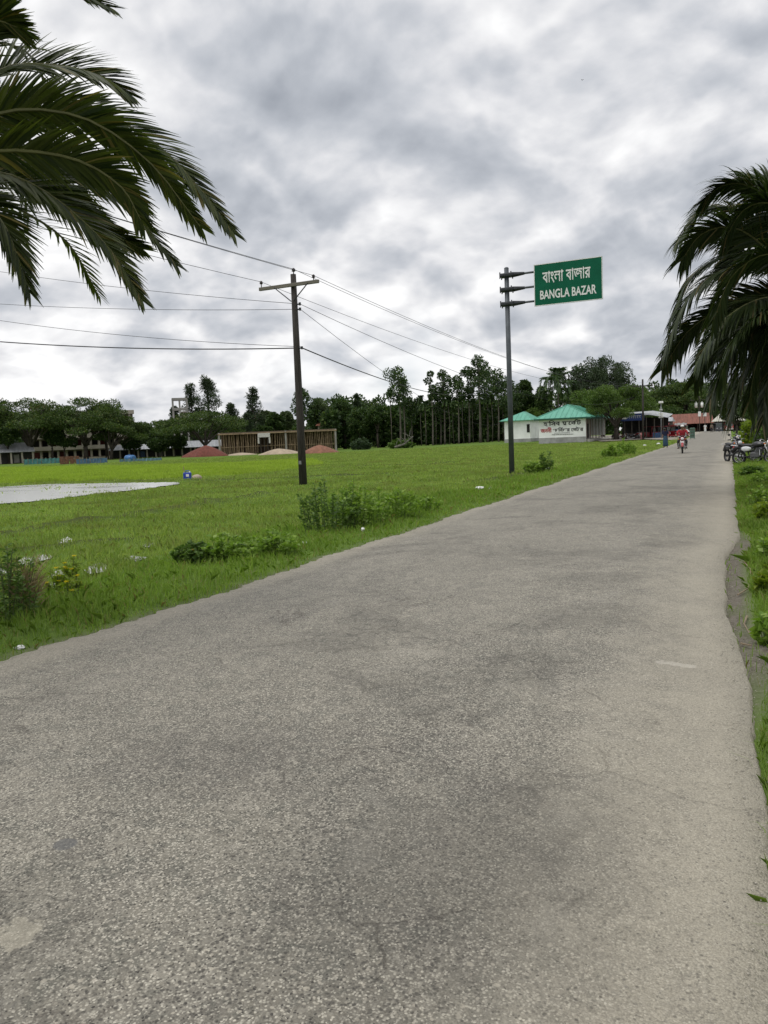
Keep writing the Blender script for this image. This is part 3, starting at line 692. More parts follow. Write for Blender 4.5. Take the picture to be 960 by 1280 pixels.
def lamp_mast():
    b = ground(826.5, 547); r = empty('light_mast', b, 'slim grey mast with white boxes, left of the rust-roofed shed', 'mast')
    z = (at(826, 502, b[1]) - b)[2]; s = b[1] / F
    MB().tube([(0, 0, -.2), (0, 0, z)], [.08, .05], 8).build('pole', M('galvanised_steel', (.32, .33, .34), .45, .5), r, True)
    MB().rbox((0, -.1, z - .1), (5.2 * s, .3, 2.5 * s), .05).build('lamp_head', WHITEP, r)
    for sx in (-.28, .28): MB().rbox((sx * 6 * s * .9, -.15, z - 16 * s), (2.4 * s, .1, 6 * s), .02).build('box', WHITEP, r)
    MB().rbox((0, -.1, z - 9.5 * s), (3.6 * s, .3, 1.8 * s), .03).build('loudspeaker', M('pale_grey_plastic', (.45, .46, .45), .5), r)
lamp_mast()

# ------------------------------------------------------------------ palms
def catmull(P, n):
    P = [np.array(p, float) for p in P]; P = [2 * P[0] - P[1]] + P + [2 * P[-1] - P[-2]]; out = []
    segs = len(P) - 3
    for q in np.linspace(0, segs - 1e-6, n):
        i = int(q); t = q - i; a, b, c, d = P[i:i + 4]
        out.append(.5 * (2 * b + (c - a) * t + (2 * a - 5 * b + 4 * c - d) * t * t + (3 * b - a - 3 * c + d) * t ** 3))
    return np.array(out)
def frond(name, ctrl, parent, mat, rmat, n=64, L=.42, W=.022, ang=40, vee=25, droop=.25, r0=.022, start=.12, tipk=.45, twist=0., seg=4, jit=.1, roll=0.):
    C = catmull(ctrl, n); T = nrm(np.gradient(C, axis=0)); up = np.array([0, 0, 1.])
    Sd = nrm(np.cross(T, up) + 1e-6); U = np.cross(Sd, T)
    if twist:
        a = twist * np.linspace(0, 1, n)[:, None]; Sd, U = Sd * np.cos(a) + U * np.sin(a), U * np.cos(a) - Sd * np.sin(a)
    V = []; Fc = []
    k0 = int(start * n)
    if roll:
        cr, sr = math.cos(roll), math.sin(roll); Sd, U = Sd * cr + U * sr, U * cr - Sd * sr
    for i in range(k0, n):
        t = i / (n - 1); l = L * min(1, .35 + (t - start) * 5) * (1 - (1 - tipk) * max(0, (t - .45) / .55) ** 1.3)
        an = math.radians(ang * (1 - .45 * t))
        for sgn in (-1, 1):
            vv = math.radians(vee + random.uniform(-12, 14)); aa = an * random.uniform(.82, 1.15); ll = l * random.uniform(1 - jit, 1 + jit)
            side = Sd[i] * sgn * math.cos(vv) + U[i] * math.sin(vv)
            d = T[i] * math.cos(aa) + side * math.sin(aa); wv = nrm(np.cross(d, U[i] + side * .3 + rng.normal(size=3) * .25))
            p = C[i].copy(); o = len(V); dd = d.copy()
            for k in range(seg + 1):
                q = k / seg; w = W * (1.0 if k in (1, 2) else (.7 if k == 0 else max(.06, 1 - (q - .5) * 1.8))) / 2
                V += [p - wv * w, p + wv * w]
                dd = nrm(dd + np.array([0, 0, -1]) * droop * (q + .25)); p = p + dd * ll / seg
            for k in range(seg): a = o + 2 * k; Fc.append((a, a + 1, a + 3, a + 2))
    mb = MB(); mb.add(V, Fc); mb.cur = 1
    ii = np.linspace(0, n - 1, 14).astype(int); mb.tube([tuple(C[i]) for i in ii], list(np.linspace(r0, r0 * .18, 14)), 6)
    me = bpy.data.meshes.new(name); me.from_pydata(mb.v, [], mb.f); me.materials.append(mat); me.materials.append(rmat); me.polygons.foreach_set('material_index', mb.mi)
    o = bpy.data.objects.new(name, me); COL.objects.link(o); o.parent = parent; return o
DATE = leafmat('date_palm_leaflet', (.020, .034, .010), (.080, .098, .018), .36, .42, (.15, .125, .04), .22)
COCO = leafmat('coconut_leaflet', (.018, .032, .012), (.052, .072, .020), .25, .38, (.13, .105, .045), .25)
RACH = M('palm_rachis', (.10, .10, .035), .55, var=.25); BARK = M('palm_trunk_bark', (.085, .070, .052), .95, var=.45, scale=7, bump=.8)
def ringed_trunk(name, pts, r0, r1, parent, rings=40, amp=.05):
    C = catmull(pts, rings); rad = [(r0 + (r1 - r0) * i / (rings - 1)) * (1 + (amp if i % 2 else -amp)) for i in range(rings)]
    return MB().tube([tuple(c) for c in C], rad, 14).build(name, BARK, parent, True)
def date_palm():
    D = 7.4; c = atd(-95, 205, D); g = np.array([c[0] - .9, c[1] - .35]); b = np.array([g[0], g[1], float(gz(*g))])
    root = empty('date_palm', b, 'large date palm at the top left whose spiky fronds reach over the verge', 'palm tree')
    cc = c - b
    ringed_trunk('trunk', [(0, 0, -.2), cc * np.array([.2, .2, .35]), cc * np.array([.6, .6, .7]), cc], .24, .17, root, 50, .09)
    def pp(x, y, d): return atd(x, y, D + d) - b
    vis = [[(-60, 130, 0), (0, 5, .1), (60, -22, .2), (134, 8, .2)], [(-70, 140, 0), (-40, 55, -.3), (-10, 26, -.4), (22, 34, -.5)],
           [(-70, 150, 0), (0, 88, -.1), (70, 82, -.2), (125, 95, -.3), (158, 116, -.3)],
           [(-80, 180, 0), (0, 130, .1), (90, 132, .1), (190, 185, .1), (250, 245, .1), (290, 298, .1)],
           [(-80, 190, 0), (0, 150, -.3), (100, 155, -.5), (185, 210, -.6), (250, 292, -.6)],
           [(-80, 195, .1), (0, 165, .4), (110, 165, .6), (200, 210, .7), (262, 262, .7)],
           [(-80, 205, 0), (0, 188, -.4), (90, 198, -.6), (150, 232, -.7), (176, 275, -.7)],
           [(-80, 215, 0), (0, 205, .3), (80, 222, .5), (160, 268, .5), (220, 340, .5)],
           [(-80, 220, .1), (0, 225, -.1), (70, 258, -.2), (135, 318, -.2), (176, 382, -.2)],
           [(-80, 215, .2), (0, 212, .4), (70, 238, .6), (130, 285, .7), (175, 310, .7)],
           [(-85, 225, 0), (-40, 240, -.2), (5, 290, -.3), (36, 372, -.3)],
           [(-85, 215, .3), (-20, 205, .6), (60, 220, .9), (120, 270, 1.1)],
           [(-80, 185, .3), (0, 145, .7), (80, 145, 1.0), (160, 190, 1.2)]]
    for i, q in enumerate(vis):
        q = [(x_, y_ - (9 if i in (3, 4, 5, 7, 8, 10) and x_ > -40 else 0), d_) for x_, y_, d_ in q]
        frond('frond', [pp(*p) for p in q], root, DATE, RACH, n=112, L=.40, W=.027, ang=46, vee=16, droop=.10, r0=.02, tipk=.40, jit=.16, roll=[-.9, .8, -1.0, -1.05, .95, -.8, 1.0, -.9, -1.0, .8, -1.0, .9, -.7][i])
    for k in range(20):       # the rest of the crown, away from the road
        a = PI * .55 + k * 2.4 % (PI * 1.35) + .2; e = [1.25, .8, .35, 0., -.3][k % 5]; l = 2.6
        d = np.array([-abs(math.cos(a)) if k % 3 else -.25 * abs(math.cos(a)), math.sin(a) * (1 if k % 2 else -1), 0]); d /= max(.3, np.linalg.norm(d))
        p0 = cc; p1 = cc + d * l * .35 * math.cos(e * .8) + np.array([0, 0, .25 + l * .34 * math.sin(e)]); p2 = cc + d * l * .75 * math.cos(e * .7) + np.array([0, 0, .2 + l * .45 * math.sin(e)]); p3 = cc + d * l * .98 * max(.4, math.cos(e * .8)) + np.array([0, 0, -.35 + l * .35 * math.sin(e)])
        frond('frond', [p0, p1, p2, p3], root, DATE, RACH, n=48, L=.40, W=.024, ang=44, vee=22, droop=.10)
date_palm()
def coco_palm():
    Y = 20.; c = at(1003, 365, Y); b = np.array([c[0] + .55, Y + .2, float(gz(c[0] + .55, Y + .2))])
    root = empty('coconut_palm', b, 'big dark coconut palm at the right edge with hanging fronds over the parked motorcycles', 'palm tree')
    cc = c - b; s = Y / F
    ringed_trunk('trunk', [(0, 0, -.2), cc * np.array([.1, .3, .4]), cc * np.array([.6, .6, .75]), cc], .2, .15, root, 44, .05)
    def pp(x, y, d): return at(x, y, Y + d) - b
    vis = [[(1000, 365, 0), (985, 270, .2), (965, 232, .3), (930, 222, .4)],
           [(1000, 365, 0), (975, 265, 0), (935, 232, -.1), (903, 232, -.1), (880, 250, -.1)],
           [(1000, 365, 0), (970, 300, .3), (925, 262, .5), (880, 262, .6), (850, 298, .6)],
           [(1000, 370, 0), (965, 318, -.3), (920, 285, -.5), (878, 292, -.6), (852, 325, -.6)],
           [(1000, 372, 0), (965, 330, .2), (915, 318, .4), (865, 345, .5), (838, 400, .5)],
           [(1000, 375, 0), (965, 340, -.3), (910, 335, -.4), (860, 372, -.5), (832, 435, -.5)],
           [(1000, 380, 0), (965, 368, 0), (915, 380, .0), (862, 412, .0), (828, 462, .0)],
           [(1000, 385, 0), (965, 375, .5), (930, 395, .8), (892, 432, .9), (868, 478, .9)],
           [(1000, 388, 0), (970, 385, -.4), (935, 412, -.7), (905, 455, -.8), (888, 500, -.8)],
           [(1000, 388, 0), (978, 400, .2), (948, 432, .3), (925, 475, .3), (912, 520, .3)],
           [(1000, 390, 0), (985, 395, -.6), (960, 415, -.9), (944, 460, -1.0), (936, 505, -1.0)],
           [(1000, 390, 0), (990, 405, -.3), (970, 440, -.5), (958, 485, -.5), (953, 530, -.5)],
           [(1000, 365, 0), (990, 290, -.6), (965, 255, -1.), (930, 262, -1.2), (905, 300, -1.3)],
           [(1000, 375, 0), (985, 330, -.9), (955, 318, -1.4), (915, 345, -1.7), (892, 400, -1.7)],
           [(1000, 375, 0), (980, 340, .9), (945, 330, 1.5), (905, 350, 1.8), (880, 400, 1.8)],
           [(1000, 388, 0), (975, 388, -.8), (945, 398, -1.4), (915, 430, -1.8), (898, 480, -1.9)], [(1000, 388, 0), (980, 392, .7), (955, 415, 1.1), (925, 450, 1.4), (905, 505, 1.5)],
           [(1000, 385, 0), (972, 372, -.6), (938, 378, -1.1), (900, 405, -1.3), (872, 450, -1.4)], [(1000, 385, 0), (975, 368, .9), (940, 368, 1.5), (908, 390, 1.9), (884, 440, 2.1)],
           [(1000, 390, 0), (985, 400, .4), (966, 432, .7), (950, 475, .8), (942, 525, .8)], [(1000, 372, 0), (980, 320, .5), (955, 295, .9), (925, 300, 1.1), (900, 340, 1.2)],
           [(1000, 392, 0), (992, 420, -.9), (982, 455, -1.2), (975, 500, -1.3)], [(1000, 392, 0), (990, 405, .9), (976, 440, 1.3), (966, 490, 1.4)]]
    for q in vis:
        frond('frond', [pp(*p) for p in q], root, COCO, RACH, n=150, L=.85, W=.046, ang=56, vee=0, droop=.20, r0=.032, start=.16, tipk=.62, seg=6, jit=.25, roll=random.uniform(-.95, .95))
    for k in range(16):
        a = -.9 + 1.9 * (k / 15) + random.uniform(-.1, .1); e = [1.2, .7, .2, -.35][k % 4]; l = 3.3
        d = np.array([math.cos(a * 1.35), math.sin(a * 1.35), 0]); z = np.array([0, 0, 1.])
        ps = [cc, cc + d * l * .35 * math.cos(e) + z * (l * .4 * math.sin(e) + .2), cc + d * l * .75 * max(.3, math.cos(e)) + z * (l * .5 * math.sin(e)), cc + d * l * .98 * max(.35, math.cos(e)) + z * (l * .35 * math.sin(e) - .8)]
        frond('frond', ps, root, COCO, RACH, n=44, L=.78, W=.036, ang=58, vee=-8, droop=.55, r0=.035, start=.18, seg=4, jit=.2)
coco_palm()

# ------------------------------------------------------------------ trees
BK = M('tree_bark', (.055, .045, .036), .95, var=.4, scale=2, bump=.3); BKP = M('pale_tree_bark', (.115, .10, .085), .95, var=.35, scale=3)
LV = {'rain': leafmat('rain_tree_leaf', (0.038, 0.068, 0.018), (0.094, 0.145, 0.034), .25, .6, (0.128, 0.145, 0.038)),
      'cas': leafmat('casuarina_needle', (0.034, 0.055, 0.029), (0.078, 0.110, 0.055), .2, .7),
      'pole': leafmat('broad_puff_leaf', (0.030, 0.061, 0.021), (0.078, 0.128, 0.038), .22, .5, (0.171, 0.222, 0.085)),
      'broad': leafmat('broad_tree_leaf', (0.027, 0.056, 0.017), (0.072, 0.120, 0.030), .22, .55, (0.128, 0.171, 0.051)),
      'fresh': leafmat('fresh_tree_leaf', (0.061, 0.110, 0.024), (0.145, 0.213, 0.051), .32, .5),
      'light': leafmat('greyish_tree_leaf', (0.068, 0.102, 0.044), (0.145, 0.188, 0.089), .25, .6)}
def limb(a, b, k=.15):
    a = np.array(a, float); b = np.array(b, float); m1 = a + (b - a) * .4; m1[2] += np.linalg.norm(b - a) * k * .6; m1 += rng.normal(size=3) * np.linalg.norm(b - a) * .05
    return [tuple(p) for p in catmull([a, m1, b], 7)]
def tree(kind, px, topy, hw, D, label, leaf=None, n=None, basepx=None, group=None, cat='tree', name=None, base_y=None, trunkpx=None, csz=.34, per=330):
    d = dirpx(px, topy); d = d / np.hypot(d[0], d[1]); x, y = d[0] * D, d[1] * D
    b = np.array([x, y, float(gz(x, y))]); H = EYE[2] + d[2] * D - b[2]; R = hw * D / F / 0.98
    off = 0.
    nm = name or {'rain': 'rain_tree', 'cas': 'casuarina_tree', 'pole': 'slender_tree', 'broad': 'broadleaf_tree', 'coco': 'coconut_palm', 'areca': 'areca_palm'}[kind]
    if trunkpx is not None: off = (trunkpx - px) * D / F
    bx = b.copy(); bx[0] += off * ROT[0, 0]; bx[1] += off * ROT[1, 0]; bx[2] = float(gz(bx[0], bx[1]))
    r = empty(nm, bx, label, cat, group=group); sh = np.array([b[0] - bx[0], b[1] - bx[1], 0])
    cl = []; tk = MB(); lw = D / F * 1.28
    if kind == 'rain':
        fork = (sh * .1) + np.array([0, 0, H * .22]); tk.tube([(0, 0, -.3), tuple(fork * .5), tuple(fork)], [.05 * H, .036 * H, .034 * H], 9)
        for i in range(n or 34):
            rr = R * math.sqrt(rng.random()) * .9; a = rng.random() * 2 * PI; lay = rng.choice([0, 0, .1, .2, .32])
            z = H * (.93 - .30 * (rr / R) ** 2 - lay * (1 - .3 * rr / R)); cl.append((sh + np.array([rr * math.cos(a), rr * math.sin(a), z]), (R * .27, R * .27, H * .065)))
        for i in range(7): tk.tube(limb(fork, cl[i * 4 % len(cl)][0] * np.array([1, 1, .96]), .25), list(np.linspace(.024 * H, .006 * H, 7)), 6)
        for i in range(0, len(cl), 2): tk.tube(limb(fork + (cl[i][0] - fork) * .45, cl[i][0], .1), list(np.linspace(.009 * H, .003 * H, 7)), 5)
        V, Fq = clump_leaves(cl, 420, lw * 1.7, lw * .9, .25, 0, .15)
    elif kind == 'cas':
        tk.tube([(0, 0, -.3), tuple(sh * .5 + np.array([0, 0, H * .5])), tuple(sh + np.array([0, 0, H * .97]))], [.022 * H, .013 * H, .004 * H], 7)
        for i in range((n or 34) * 2):
            t = .2 + .79 * rng.random() ** .9; a = rng.random() * 2 * PI; rr = R * (1.05 - t) ** .6 * rng.uniform(.2, 1.35)
            c = sh + np.array([rr * math.cos(a), rr * math.sin(a), H * t]); cl.append((c, (R * .20, R * .20, R * .22)))
            tk.tube([tuple(sh * t + np.array([0, 0, H * max(.1, t - .06)])), tuple(c)], [.005 * H, .0015 * H], 4)
        V, Fq = clump_leaves(cl, 60, lw * 2.6, lw * .6, .05, .1, .5)
    elif kind == 'pole':
        tk.tube([tuple(p) for p in catmull([(0, 0, -.3), sh * .2 + np.array([.01 * H, 0, H * .4]), sh + np.array([0, 0, H * .93])], 9)], list(np.linspace(.014 * H, .005 * H, 9)), 7)
        m = n or 9
        for i in range(m):
            t = 1 - .42 * (i / m) ** 1.1; a = i * 2.4 + rng.random(); rr = R * (.15 + .8 * rng.random()) * (1 if i else 0)
            c = sh + np.array([rr * math.cos(a), rr * math.sin(a), H * t - R * .35]); q = R * rng.uniform(.36, .52)
            cl.append((c, (q, q, q * .8))); tk.tube([tuple(sh * .9 + np.array([0, 0, H * (t - .14)])), tuple(c)], [.004 * H, .002 * H], 4)
        V, Fq = clump_leaves(cl, 210, lw * 1.9, lw * 1.15, .35, .1, .2)
    elif kind == 'broad':
        fork = sh * .2 + np.array([0, 0, H * .3]); tk.tube([(0, 0, -.3), tuple(fork)], [.026 * H, .018 * H], 8)
        for i in range(n or 26):
            v = nrm(rng.normal(size=3)); rr = rng.random() ** .4 * .78; v[2] = v[2] * .8
            c = sh + np.array([v[0] * R * rr, v[1] * R * rr, H * .62 + v[2] * H * .36 * rr]); cl.append((c, (R * csz, R * csz, R * csz * .75)))
        for i in range(0, len(cl), 2): tk.tube(limb(fork, cl[i][0], .1), list(np.linspace(.010 * H, .003 * H, 7)), 5)
        V, Fq = clump_leaves(cl, per, lw * 1.7, lw * 1.0, .35, .1, .2)
    tk.build('trunk', BKP if kind == 'pole' else BK, r, True)
    npmesh('crown', V, Fq, leaf or LV[{'rain': 'rain', 'cas': 'cas', 'pole': 'pole', 'broad': 'broad'}[kind]], r)
    return r
def far_palm(px, topy, crown_px, D, label, areca=False, base=None, group=None):
    d = dirpx(px, topy); d = d / np.hypot(d[0], d[1]); x, y = d[0] * D, d[1] * D
    b = np.array([x, y, float(gz(x, y))]); H = EYE[2] + d[2] * D - b[2]; R = crown_px * D / F
    r = empty('areca_palm' if areca else 'coconut_palm', b, label, 'palm tree', group=group); cz = H - R * .55
    MB().tube([(0, 0, -.3), (rng.normal() * .15, 0, cz * .5), (0, 0, cz)], [.16, .12, .10] if not areca else [.10, .08, .07], 7).build('trunk', BKP, r, True)
    for k in range(11 if areca else 26):
        a = k * 2.4; e = [1.25, .85, .45, .05, -.4][k % 5]; u = np.array([math.cos(a), math.sin(a), 0]); z = np.array([0, 0, 1.]); c0 = np.array([0, 0, cz])
        ps = [c0, c0 + u * R * .4 * math.cos(e) + z * R * .5 * math.sin(e), c0 + u * R * .8 * max(.3, math.cos(e)) + z * R * .6 * math.sin(e), c0 + u * R * max(.35, math.cos(e)) + z * R * (.5 * math.sin(e) - .45)]
        frond('frond', ps, r, LV['pole'] if not areca else LV['broad'], RACH, n=24, L=R * .32, W=.16, ang=55, vee=0, droop=.4, r0=.05, seg=2, start=.15)
TG = 'trees along the far side of the field'
tree('rain', -22, 496, 46, 176, 'spreading umbrella tree cut off by the left photo edge', trunkpx=-14)
tree('rain', 33, 495, 50, 172, 'spreading umbrella tree with forked trunk beside the low grey-roofed shed', trunkpx=33)
tree('rain', 104, 497, 48, 170, 'largest umbrella tree, in front of the middle of the multi-storey building', trunkpx=102, n=44)
tree('broad', 128, 490, 30, 176, 'upright dark tree with feathery top behind the largest umbrella tree', n=30)
tree('rain', 150, 520, 32, 166, 'lopsided dark tree with one long branch reaching right', trunkpx=136, n=26)
for px_, ty_, lb_ in ((166, 541, 'low bush-like tree right of the lopsided tree'), (197, 545, 'lowest bush-like tree before the white-roofed sheds'), (217, 540, 'bush-like tree at the left foot of the wide flat-topped tree'), (62, 520, 'dark tree filling the gap between the two left umbrella trees'), (78, 532, 'low dark tree under the gap between the two left umbrella trees'), (6, 515, 'dark tree behind the low grey-roofed shed')):
    tree('broad', px_, ty_, 15, 171, lb_, n=16)
tree('broad', 185, 533, 20, 190, 'low round tree in front of the white-roofed sheds')
tree('broad', 207, 529, 15, 192, 'small dense tree left of the wide flat-topped tree')
tree('rain', 248, 514, 54, 165, 'wide flat-topped tree behind the red soil mound', trunkpx=254, n=44)
tree('cas', 258, 472, 20, 190, 'tallest casuarina, rising above the flat-topped tree', n=44)
tree('cas', 238, 482, 15, 192, 'thin casuarina beside the bare concrete tower')
tree('cas', 217, 508, 9, 195, 'small casuarina left of the bare concrete tower')
tree('cas', 289, 506, 15, 195, 'short grey-green casuarina right of the flat-topped tree')
tree('cas', 315, 486, 13, 185, 'pointed casuarina behind the left end of the construction site')
tree('cas', 307, 518, 10, 180, 'small casuarina at the left end of the construction site')
tree('broad', 330, 503, 14, 190, 'pale tree behind the middle of the construction site', leaf=LV['light'])
tree('broad', 343, 506, 12, 183, 'dense green tree behind the red roof patch at the construction site')
tree('broad', 357, 506, 10, 188, 'pale feathery tree just left of the nearest power pole', leaf=LV['light'])
tree('pole', 377, 485, 15, 176, 'tall dark leafy tree directly behind the nearest power pole', n=12)
tree('broad', 398, 488, 14, 178, 'pale drooping tree just right of the nearest power pole', leaf=LV['light'])
tree('broad', 418, 505, 15, 178, 'dark round tree behind the right end of the construction site')
tree('broad', 429, 492, 12, 176, 'pointed dark tree with pale leaves low down, right of the construction site', n=20)
tree('cas', 446, 494, 6, 190, 'thin faint casuarina poking out of the wood left of the tall puffy tree')
tree('broad', 448, 506, 18, 172, 'dense tree at the left end of the dark wood')
tree('broad', 470, 498, 13, 170, 'flat-topped tree in the wood just left of the tall puffy tree', n=18)
PG = [(497, 457, 17, 158, 'tall puffy tree standing highest at the left of the dark wood', 11), (503, 472, 12, 162, 'slim tree leaning behind the tall puffy tree', 7), (513, 497, 14, 164, 'lower puffy tree right of the tall puffy tree', 8),
      (538, 464, 9, 158, 'thin tree with a single small puff, left of the main clump', 4), (553, 462, 13, 160, 'slender tree with stacked puffs, left part of the clump behind the sign pole', 9), (549, 484, 13, 164, 'shorter slender tree among the left part of the clump', 8),
      (571, 470, 12, 158, 'slender tree with thin white stem in the middle of the clump', 8), (584, 458, 13, 160, 'slender tree with wide puffs just left of the highest crown', 9), (597, 444, 15, 158, 'slender tree with the highest crown in the clump left of the sign pole', 11),
      (607, 457, 12, 163, 'slender tree right of the highest crown in the clump', 8), (621, 461, 16, 156, 'rounded puffy tree immediately left of the sign pole', 11), (636, 474, 13, 160, 'puffy tree right behind the sign pole', 9)]
for px, ty, hw, D, lb, k in PG: tree('pole', px, ty, hw, D, lb, n=k, group='slender trees in the wood left of the sign pole')
for i, px in enumerate((487, 525, 531, 543, 560, 566, 578, 590, 601, 614, 628)):
    far_palm(px, 489 + (i * 7) % 19, 11, 157 + (i * 5) % 9, 'dark slender palm with bare pale stem inside the wood left of the sign pole', True, group='palms inside the wood left of the sign pole')
tree('broad', 655, 461, 16, 172, 'tall dark tree just right of the sign pole', n=26)
tree('broad', 676, 472, 14, 170, 'dark tree between the sign pole and the coconut palm')
tree('broad', 668, 506, 15, 150, 'bright green low tree behind the small white hut', leaf=LV['fresh'])
far_palm(697, 464, 26, 150, 'coconut palm with full round head behind the green-roofed shop')
tree('broad', 722, 470, 14, 160, 'dense tree between the coconut palm and the big feathery tree')
tree('broad', 752, 430, 44, 152, 'big feathery tree towering behind the green-roofed shop', n=95, csz=.15, per=150, leaf=LV['cas'], name='feathery_tree')
tree('broad', 722, 442, 18, 156, 'smaller feathery tree at the left side of the big feathery tree', n=40, csz=.2, per=130, leaf=LV['cas'], name='feathery_tree')
tree('rain', 773, 477, 38, 116, 'fresh green spreading tree in front of the shop verandah', trunkpx=769, n=36, leaf=LV['fresh'])
tree('broad', 735, 478, 24, 132, 'fresh green tree behind the ridge of the green roof', leaf=LV['fresh'])
tree('broad', 806, 496, 20, 158, 'round tree behind the blue-signed stall', leaf=LV['fresh'])
tree('rain', 856, 478, 48, 225, 'far umbrella tree spreading behind the rust-roofed shed', n=46)
tree('rain', 905, 480, 46, 215, 'far umbrella tree spreading behind the grey tin shed', n=44)
tree('broad', 838, 506, 20, 208, 'dark round tree behind the mast with white boxes')
tree('broad', 880, 503, 24, 206, 'dark tree behind the white transformers')
tree('broad', 921, 484, 20, 88, 'dark leafy tree with pale blossoms under the coconut palm', leaf=leafmat('blossom_tree_leaf', (.014, .028, .009), (.036, .06, .016), .2, .5, (.55, .55, .5)))
tree('broad', 962, 470, 36, 60, 'dark bushy tree at the right edge behind the parked motorcycles', n=30)
# far woodland closing the view
def woodland():
    cl = []; tk = []
    for px in np.arange(-120, 1090, 5.):
        D = 205 + 30 * rng.random() + (40 if 650 < px < 990 else 0); d = dirpx(px, 560); d = d / np.hypot(d[0], d[1]); x, y = d[0] * D, d[1] * D; s = D / F
        h = (30 + 20 * rng.random()) if px < 400 else ((38 if 475 < px < 645 else 50) + 16 * rng.random())
        if px > 640: h = 40 + 22 * rng.random()
        if px < 400: h *= .75
        z0 = float(gz(x, y))
        for k in range(6):
            cl.append(((x + rng.normal() * 1.2, y + rng.normal() * 2, z0 + h * s * (.04 + .17 * k) ), (1.8, 1.8, 1.6)))
    for px in np.arange(395, 665, 4.):
        D = 172 + 10 * rng.random(); d = dirpx(px, 560); d = d / np.hypot(d[0], d[1]); x, y = d[0] * D, d[1] * D; s = D / F; z0 = float(gz(x, y))
        for k in range(4): cl.append(((x, y, z0 + s * (6 + 11 * k + 6 * rng.random())), (1.25, 1.25, 1.1)))
    V, Fq = clump_leaves(cl, 150, .8, .55, .2)
    tag(npmesh('woodland', V, Fq, LV['broad']), 'dark belt of dense far woodland closing off the field', 'woodland', kind='stuff')
woodland()

# ------------------------------------------------------------------ site frames
def site(px, D, zoff=0.):
    d = dirpx(px, 560); d = d / np.hypot(d[0], d[1]); x, y = d[0] * D, d[1] * D
    return np.array([x, y, float(gz(x, y)) + zoff]), math.atan2(-d[0], d[1]), D / F * 1.06
def zpx(px, y, D, b):
    d = dirpx(px, y); return EYE[2] + d[2] / np.hypot(d[0], d[1]) * D - b[2]
cream = M('cream_render', (.36, .325, .265), .85, var=.15, scale=.5, dirt=.5); concrete = M('grey_concrete', (.30, .285, .26), .9, var=.2, scale=.8, dirt=.4)
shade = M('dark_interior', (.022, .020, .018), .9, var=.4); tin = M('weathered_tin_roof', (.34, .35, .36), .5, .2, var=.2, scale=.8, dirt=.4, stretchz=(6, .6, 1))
rust = M('rusty_tin_roof', (.20, .082, .058), .8, .1, var=.35, scale=1.2, dirt=.5, stretchz=(6, .6, 1)); greenroof = M('green_painted_tin', (.11, .33, .24), .6, .1, var=.16, scale=.7, dirt=.2, stretchz=(7, .7, 1))
wallw = M('whitewashed_wall', (.84, .845, .83), .85, var=.10, scale=.7, dirt=.25); plinthm = M('cement_plinth', (.33, .33, .32), .9, var=.2, scale=1.5, dirt=.4)
timber = M('bamboo_pole_timber', (.26, .19, .115), .8, var=.4, scale=1.5); plank = M('brown_formwork_board', (.085, .055, .036), .85, var=.5, scale=1.2, stretchz=(5, 5, .6))
bluep = M('blue_shutter_paint', (.045, .10, .22), .5, var=.25, dirt=.4); postm = M('dark_post', (.07, .06, .05), .8)
def slab_roof(mb, x0, x1, y0, y1, z0, ridge_y, zr, hip=0., t=.06):
    """ridge along X"""
    a = [(x0, y0, z0), (x1, y0, z0), (x1, y1, z0), (x0, y1, z0), (x0 + hip, ridge_y, zr), (x1 - hip, ridge_y, zr)]
    b = [(p[0], p[1], p[2] - t) for p in a]; o = 6
    mb.add(a + b, [(0, 1, 5, 4), (2, 3, 4, 5), (0, 4, 3), (1, 2, 5), (o, o + 1, 1, 0), (o + 1, o + 2, 2, 1), (o + 2, o + 3, 3, 2), (o + 3, o, 0, 3), (o, o + 3, o + 2, o + 1)])
def rib_lines(mb, x0, x1, y0, z0, y1, z1, step, hip=0.):
    x = x0 + step
    while x < x1 - step * .5:
        k = 1.
        if hip and (x - x0 < hip or x1 - x < hip): k = min(1, max(.08, min(x - x0, x1 - x) / hip))
        mb.tube([(x, y0, z0 + .02), (x, y0 + (y1 - y0) * k, z0 + (z1 - z0) * k + .02)], .022, 4, False); x += step

